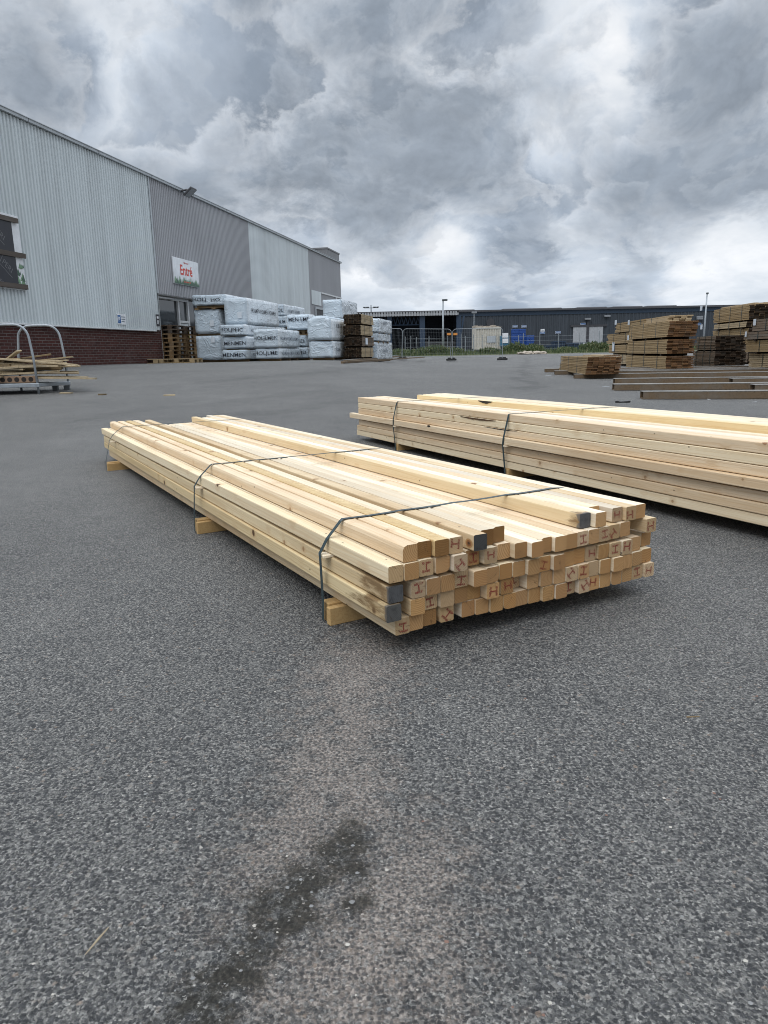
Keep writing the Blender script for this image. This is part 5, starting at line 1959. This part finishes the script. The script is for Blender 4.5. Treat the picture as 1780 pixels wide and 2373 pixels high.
# fan and wall lamps
c = at(*Z3(953, 288), YH)
MB().tube([(c.x, -.3, c.z), (c.x, -.055, c.z)], .55, 16).build('wall_fan', M['trim_dark'], bh)
for q in (Z3(1555, 266), Z4(465, 296), Z4(1146, 302), Z4(1146, 315)):
    c = at(*q, YH)
    MB().bevbox(c.x - .4, -.5, c.z - .12, c.x + .4, -.06, c.z + .12, .03).build('wall_lamp', M['lamp'], bh)
for i, (q0, q1, lab) in enumerate(((Z3(1091, 305), Z3(1122, 318), 'small blue wall sign over the left column of blue boxes'), (Z3(1146, 305), Z3(1177, 318), 'small blue wall sign over the right column of blue boxes'), (Z3(1260, 344), Z3(1292, 357), 'blue wall sign right below the white one on the hall'), (Z3(1356, 342), Z3(1389, 355), 'blue wall sign between the white sign and the grey doors'), (Z3(1512, 290), Z3(1544, 305), 'blue wall sign above the grey sliding doors'), (Z4(1118, 346), Z4(1162, 363), 'blue wall sign just right of the tall middle plank stack'), (Z4(1608, 229), Z4(1680, 262), 'big blue sign under the hall roof at the right edge'), (Z3(1265, 328), Z3(1289, 342), 'white wall sign above a blue one on the hall'))):
    a, c = at(*q0, YH), at(*q1, YH)
    s = thing('wall_sign', lab, 'sign', ((a.x + c.x) / 2, YH - .06, (a.z + c.z) / 2), 0, 'signs on the blue hall')
    w, h = (c.x - a.x) / 2, (a.z - c.z) / 2
    white = i == 7
    MB().box(-w, -.06, -h, w, -.001, h).build('board', M['signwhite'], s)
    if white:
        MB().box(-w * .6, -.064, -h * .3, w * .6, -.0605, h * .1).build('panel', M['ink_grey'], s)
    else:
        MB().box(-w * .93, -.064, -h * .84, w * .93, -.0605, h * .84).build('panel', M['signblue'], s)
        b = MB()
        for k in range(5):
            b.box(-w * .7 + k * w * .29, -.067, -h * .22, -w * .7 + k * w * .29 + w * .2, -.0645, h * .22)
        b.build('small_print', M['signwhite'], s)

# container and boxes in front of the hall
YC2 = 84.0


def box_thing(name, q0, q1, Y, depth, label, cat, mat, group=None, ribs='x'):
    a, c = at(*q0, Y), at(*q1, Y)
    zf = min(c.z, a.z)
    th = thing(name, label, cat, ((a.x + c.x) / 2, Y, zf), 0, group)
    return th, (c.x - a.x) / 2, a.z - zf


th, w, h = box_thing('shipping_container', Z3(856, 318), Z3(1018, 452), YC2, 2.4, 'cream white steel container standing in front of the blue hall', 'container', 'cream')
b = MB()
prof = []
x = -w + .18
while x < w - .18:
    prof += [(x, .0), (x + .06, 0), (x + .11, .06), (x + .19, .06), (x + .24, 0)]
    x += .28
prof = [p for p in prof if p[0] < w - .16] + [(w - .16, 0)]
vs, fs = [], []
for q, dy in prof:
    vs += [(q, dy, .14), (q, dy, h - .2)]
for i in range(len(prof) - 1):
    fs.append((2 * i, 2 * i + 2, 2 * i + 3, 2 * i + 1))
b.add(vs, fs)
b.box(-w + .02, .07, .1, w - .02, 2.4, h - .03)
b.build('container_wall', M['cream'], th)
b = MB()
for x in (-w, w - .17):
    b.box(x, -.03, 0, x + .17, .12, h)
b.box(-w + .171, -.03, h - .2, w - .171, .065, h).box(-w + .171, -.03, 0, w - .171, .065, .14)
b.build('container_frame', M['cream'], th)
b = MB()
rc = random.Random(2)
for i in range(22):
    x = -w + i * (2 * w / 22)
    b.box(x, .0, h + .001, x + .25, 2.2, h + rc.uniform(.02, .22), jit=.02)
b.build('roof_clutter', M['bag'], th)
MB().box(-.1, -.05, .75, .9, -.031, 1.5).build('placard', M['trim'], th)


def crate(q0, q1, Y, label, mat, group):
    th, w, h = box_thing('plastic_crate', q0, q1, Y, 1.0, label, 'crate', mat, group)
    b = MB().bevbox(-w, 0, .12, w, 1.0, h, .03)
    for x in (-w + .01, -.12, w - .25):
        b.box(x, .02, 0, x + .24, .98, .119)
    b.box(-w - .02, -.03, h - .12, w + .02, -.0005, h - .02)
    n = max(3, int(w * 2 / .3))
    for k in range(n):
        x = -w + (k + .5) * 2 * w / n
        b.box(x - .03, -.025, .2, x + .03, -.0006, h - .13)
    b.build('crate_shell', M[mat], th)
    return th


G5 = 'blue crates by the hall'
for col, (xa, xb) in enumerate(((1091, 1131), (1133, 1173))):
    nm = ('left', 'right')[col]
    yy = [(328, 362), (363, 397), (398, 432)]
    for lev, (ya, yb) in enumerate(yy):
        crate(Z3(xa, ya), Z3(xb, yb), YC2 + 6, f'{("top", "middle", "bottom")[lev]} blue crate in the {nm} column of the tall crate stack', 'bluebox', G5)
crate(Z3(1182, 368), Z3(1226, 396), YC2 + 5, 'upper blue crate of the short stack right of the tall one', 'bluebox', G5)
crate(Z3(1182, 397), Z3(1226, 426), YC2 + 5, 'lower blue crate of the short stack right of the tall one', 'bluebox', G5)
for lev, (ya, yb) in enumerate(((370, 400), (402, 434))):
    t = crate(Z3(1020, ya), Z3(1070, yb), YC2 - 1, ('upper', 'lower')[lev] + ' teal crate with a white placard beside the cream container', 'tealbox', 'teal crates by the container')
    MB().box(-.35, -.06, .35, .35, -.031, .85).build('placard', M['signwhite'], t)
for i, (xa, xb, ya, yb, lab) in enumerate(((1292, 1345, 432, 462, 'low blue skip below the white wall sign'), (1345, 1420, 405, 460, 'blue skip behind the weeds left of the grey doors'), (1425, 1600, 415, 462, 'long low blue barrier in front of the grey sliding doors'))):
    th, w, h = box_thing('blue_skip', Z3(xa, ya), Z3(xb, yb), YC2 + 3, 1.4, lab, 'skip', 'bluesteel', 'blue skips by the hall')
    b = MB()
    b.add([(-w, 0, h), (w, 0, h), (w * .9, .15, .1), (-w * .9, .15, .1), (-w, 1.5, h), (w, 1.5, h), (w * .9, 1.35, .1), (-w * .9, 1.35, .1)], [(3, 2, 1, 0), (4, 5, 6, 7), (0, 4, 7, 3), (1, 2, 6, 5), (2, 3, 7, 6)])
    b.box(-w - .04, -.06, h - .1, w + .04, .02, h + .04)
    n = 5
    for k in range(n):
        x = -w * .85 + k * w * 1.7 / (n - 1)
        b.box(x - .05, -.02, .1, x + .05, .14, h - .1)
    b.build('skip_body', M['bluesteel'], th)
    if i == 2:
        MB().box(.3, -.12, .5, 1.4, -.065, .95).build('placard', M['signwhite'], th)

# lamp posts
def lamp_post(q0, q1, Y, label, head):
    a, c = at(*q0, Y), at(*q1, Y)
    z0 = g(c.x, Y)
    th = thing('lamp_post', label, 'lamp post', (c.x, Y, z0), 0, 'slim lamp posts')
    H = a.z - z0
    MB().tube([(0, 0, 0), (0, 0, H * .4), (0, 0, H)], [.11, .09, .06], 10).build('pole', M['galv'], th, smooth=True)
    MB().bevbox(-.08 + min(0, head), -.1, H - .02, .08 + max(0, head), .1, H + .14, .03).build('lamp_head', M['galv_dark'], th)
    return th


lamp_post(Z3(662, 152), Z3(661, 478), 66, 'tall slim lamp post rising from the weeds in front of the canopy', .32)
lamp_post(Z4(1205, 131), Z4(1183, 470), 74, 'slim lamp post behind the plank packs on the right', .05)
a = at(*Z3(853, 230), YC2 + 8)
th = thing('lamp_post', 'thin pole with a small lamp rising behind the cream container', 'lamp post', (a.x, YC2 + 8, .4), 0, 'slim lamp posts')
MB().tube([(0, 0, 0), (0, 0, a.z - .4)], .06, 8).build('pole', M['galv'], th)
MB().bevbox(-.3, -.12, a.z - .42, .35, .12, a.z - .2, .03).build('lamp_head', M['lamp'], th)
a = at(*Z3(214, 194), 210)
th = thing('floodlight_mast', 'distant floodlight mast showing above the canopy roof', 'mast', (a.x, 210, .4), 0)
MB().tube([(0, 0, 0), (0, 0, a.z - .4)], [.3, .16], 8).build('mast_pole', M['galv'], th)
b = MB()
for k in (-1.9, -1.0, 1.0, 1.9):
    b.bevbox(k - .4, -.3, a.z - .4 - .05, k + .4, .3, a.z - .4 + .22, .05)
b.tube([(-2, 0, a.z - .5), (2, 0, a.z - .5)], .09, 6).tube([(0, 0, a.z - .5), (0, 0, a.z + .3)], .12, 6)
b.build('lamp_ring', M['galv_dark'], th)

# ------------------------------------------------------------------ sky
SUN_EL, SUN_AZ = RD(56), RD(215)      # azimuth clockwise from +Y
world = bpy.data.worlds.new('World')
scene.world = world
world.use_nodes = True


class WT(NT):
    def __init__(self, w):
        self.t = w.node_tree
        self.t.nodes.clear()
        self.out = self.t.nodes.new('ShaderNodeOutputWorld')


w = WT(world)
dirv = w.n('TexCoord', out='Generated')
sxyz = w.n('SeparateXYZ', None, {0: dirv}, 2)
sz = sxyz
el = w.math('MAXIMUM', sz, 0.0)
zc = w.math('ADD', w.math('MULTIPLY', w.math('DIVIDE', el, w.math('ADD', el, .16)), .62), w.math('MULTIPLY', el, .75))
vec = w.vmath('ADD', w.scale(dirv, (1, 1, 0)), w.n('CombineXYZ', None, {0: 3.3, 1: 1.7, 2: zc}))
wrp = w.vmath('SUBTRACT', w.noise(vec, 5.0, 3, .5, out=1), (.5, .5, .5))
vec = w.vmath('ADD', vec, w.scale(wrp, (.09, .09, .09)))
rag = w.math('SUBTRACT', w.noise(vec, 5.0, 7, .62), .5)
# big cloud masses at fixed compass directions (negative = dark, positive = bright)
K = 1.073
masses = [
    (700, 110, 12, -.13), (820, 230, 10, -.14), (600, 30, 7, -.06), (1000, 300, 9, -.10), (1000, 60, 5, -.10), (1120, 110, 5, -.06), (760, 300, 7, -.08), (880, 430, 8, -.09), (640, 340, 6, -.06),
    (1480, 405, 9, -.15), (1630, 440, 8, -.14), (1330, 380, 6, -.08), (1560, 100, 6, -.12), (1650, 110, 5, -.10), (1100, 560, 5, -.12), (740, 470, 7, -.09), (110, 110, 4.5, -.14), (30, 170, 4, -.12), (480, 360, 5, -.04), (1000, 440, 6, -.07),
    (300, 60, 11, .12), (200, 220, 8, .08), (880, 60, 4, .16), (1290, 60, 9, .14), (1350, 240, 8, .12), (1150, 400, 6, .08), (1420, 420, 2.2, .20), (1500, 560, 8, .24), (1200, 640, 6, .14), (1620, 520, 5, .14), (900, 655, 6, .14), (980, 530, 4, .18), (1250, 520, 5, .10), (1600, 600, 6, .16), (1000, 645, 5, .16), (780, 640, 4, .22), (1290, 655, 6, -.08), (1080, 615, 5, -.06), (1660, 320, 5, .08), (480, 200, 5, .06)]
tot = None
for (px, py, rad, amt) in masses:
    d = ray(px * K, py * K).normalized()
    dt = w.vmath('DOT_PRODUCT', dirv, tuple(d), out=1)
    ang = w.math('ARCCOSINE', w.math('MINIMUM', dt, .99999))
    ang = w.math('ADD', ang, w.math('MULTIPLY', rag, RD(rad * 3.2)))
    t = w.mr(ang, RD(rad * 1.15), 0, 0, amt * ((.95 if py > 500 else .66) if amt > 0 else 1.25))
    tot = t if tot is None else w.math('ADD', tot, t)
UP, UP2 = (-.02, .01, .035), (-.008, .004, .016)
D1, D1u = w.noise(vec, 2.7, 8, .54), w.noise(w.vmath('ADD', vec, UP), 2.7, 8, .54)
v2 = w.vmath('ADD', vec, (5, 2, 7))
D2, D2u = w.noise(v2, 7.5, 7, .56), w.noise(w.vmath('ADD', v2, UP2), 7.5, 7, .56)
v3 = w.vmath('ADD', vec, (1, 8, 3))
D3, D3u = w.noise(v3, 17.0, 6, .58), w.noise(w.vmath('ADD', v3, (-.004, .002, .008)), 17.0, 6, .58)
soft = w.noise(w.vmath('ADD', vec, (9, 4, 1)), 4.0, 6, .6)
d1 = w.math('SUBTRACT', D1, tot)
d2 = w.math('SUBTRACT', D2, w.math('MULTIPLY', tot, .55))
rel1 = w.mr(w.math('SUBTRACT', D1, D1u), -.09, .09, .78, 1.22, 'LINEAR')
rel2 = w.mr(w.math('SUBTRACT', D2, D2u), -.09, .09, .80, 1.20, 'LINEAR')


def shade(c, r):
    return w.mix(1.0, c, w.n('CombineColor', None, {0: r, 1: r, 2: r}), 'MULTIPLY')


c0 = w.ramp(soft, [(.34, srgb(180, 189, 200)), (.5, srgb(213, 219, 226)), (.64, srgb(242, 243, 245))])
c1 = w.ramp(d1, [(.40, srgb(216, 221, 228)), (.49, srgb(188, 197, 208)), (.575, srgb(154, 165, 179)), (.70, srgb(124, 136, 151))])
c2 = w.ramp(d2, [(.47, srgb(230, 233, 237)), (.55, srgb(190, 197, 206)), (.66, srgb(146, 156, 168))])
col = w.mix(w.mr(d1, .38, .52, 0, .92), c0, shade(c1, rel1))
col = w.mix(w.mr(d2, .475, .545, 0, .64), col, shade(c2, rel2))
d3 = w.math('SUBTRACT', D3, w.math('MULTIPLY', tot, .3))
rel3 = w.mr(w.math('SUBTRACT', D3, D3u), -.08, .08, .82, 1.18, 'LINEAR')
c3 = w.ramp(d3, [(.49, srgb(226, 229, 233)), (.56, srgb(186, 193, 201)), (.66, srgb(150, 158, 168))])
col = w.mix(w.mr(d3, .50, .59, 0, .26), col, shade(c3, rel3))
# the low sky tints bluish
hor = w.mr(sz, .20, .02, 0, .3)
col = w.mix(hor, col, w.mix(1.0, col, (.90, 1.0, 1.12), 'MULTIPLY'))
# an overcast sky is brighter overhead
zen = w.mr(sz, .40, .80, 1.0, 2.9)
sky = w.n('TexSky', {'sky_type': 'NISHITA', 'sun_disc': False, 'sun_elevation': SUN_EL, 'sun_rotation': SUN_AZ, 'dust_density': 2.0})
bg1 = w.n('Background', None, {0: sky, 1: .05})
bg2 = w.n('Background', None, {0: col, 1: w.math('MULTIPLY', zen, 1.13)})
mx = w.n('MixShader', None, {0: .97, 1: bg1, 2: bg2})
w.t.links.new(mx, w.out.inputs[0])

sl = bpy.data.lights.new('sun', 'SUN')
sl.energy = 1.1
sl.angle = RD(40)
sl.color = (1, .965, .92)
so = bpy.data.objects.new('sun', sl)
COL.objects.link(so)
sd = Vector((math.sin(SUN_AZ) * math.cos(SUN_EL), math.cos(SUN_AZ) * math.cos(SUN_EL), math.sin(SUN_EL)))
so.rotation_euler = sd.to_track_quat('Z', 'Y').to_euler()
so.location = (0, 0, 30)

# ------------------------------------------------------------------ camera
cam = bpy.data.cameras.new('camera')
cam.sensor_fit = 'HORIZONTAL'
cam.sensor_width = 36
cam.lens = 36 * F / 1780
cam.clip_start = .05
cam.clip_end = 4000
co = bpy.data.objects.new('camera', cam)
COL.objects.link(co)
c, s = math.cos(TH), math.sin(TH)
fwd = Vector((0, c, -s))
dn = Vector((0, -s, -c))
right = Vector((1, 0, 0))
xr_ = right * math.cos(ROLL) + dn * math.sin(ROLL)
xr_ = right * math.cos(ROLL) - dn * -math.sin(ROLL)
yd_ = dn * math.cos(ROLL) - right * math.sin(ROLL)
mat = Matrix((xr_, -yd_, -fwd)).transposed().to_4x4()
mat.translation = (0, 0, EYE)
co.matrix_world = mat
scene.camera = co
scene.view_settings.view_transform = 'Standard'
scene.view_settings.look = 'None'
scene.view_settings.exposure = 0
scene.view_settings.gamma = 1
scene.render.film_transparent = False
scene.cycles.filter_width = 1.0
scene.cycles.use_adaptive_sampling = False
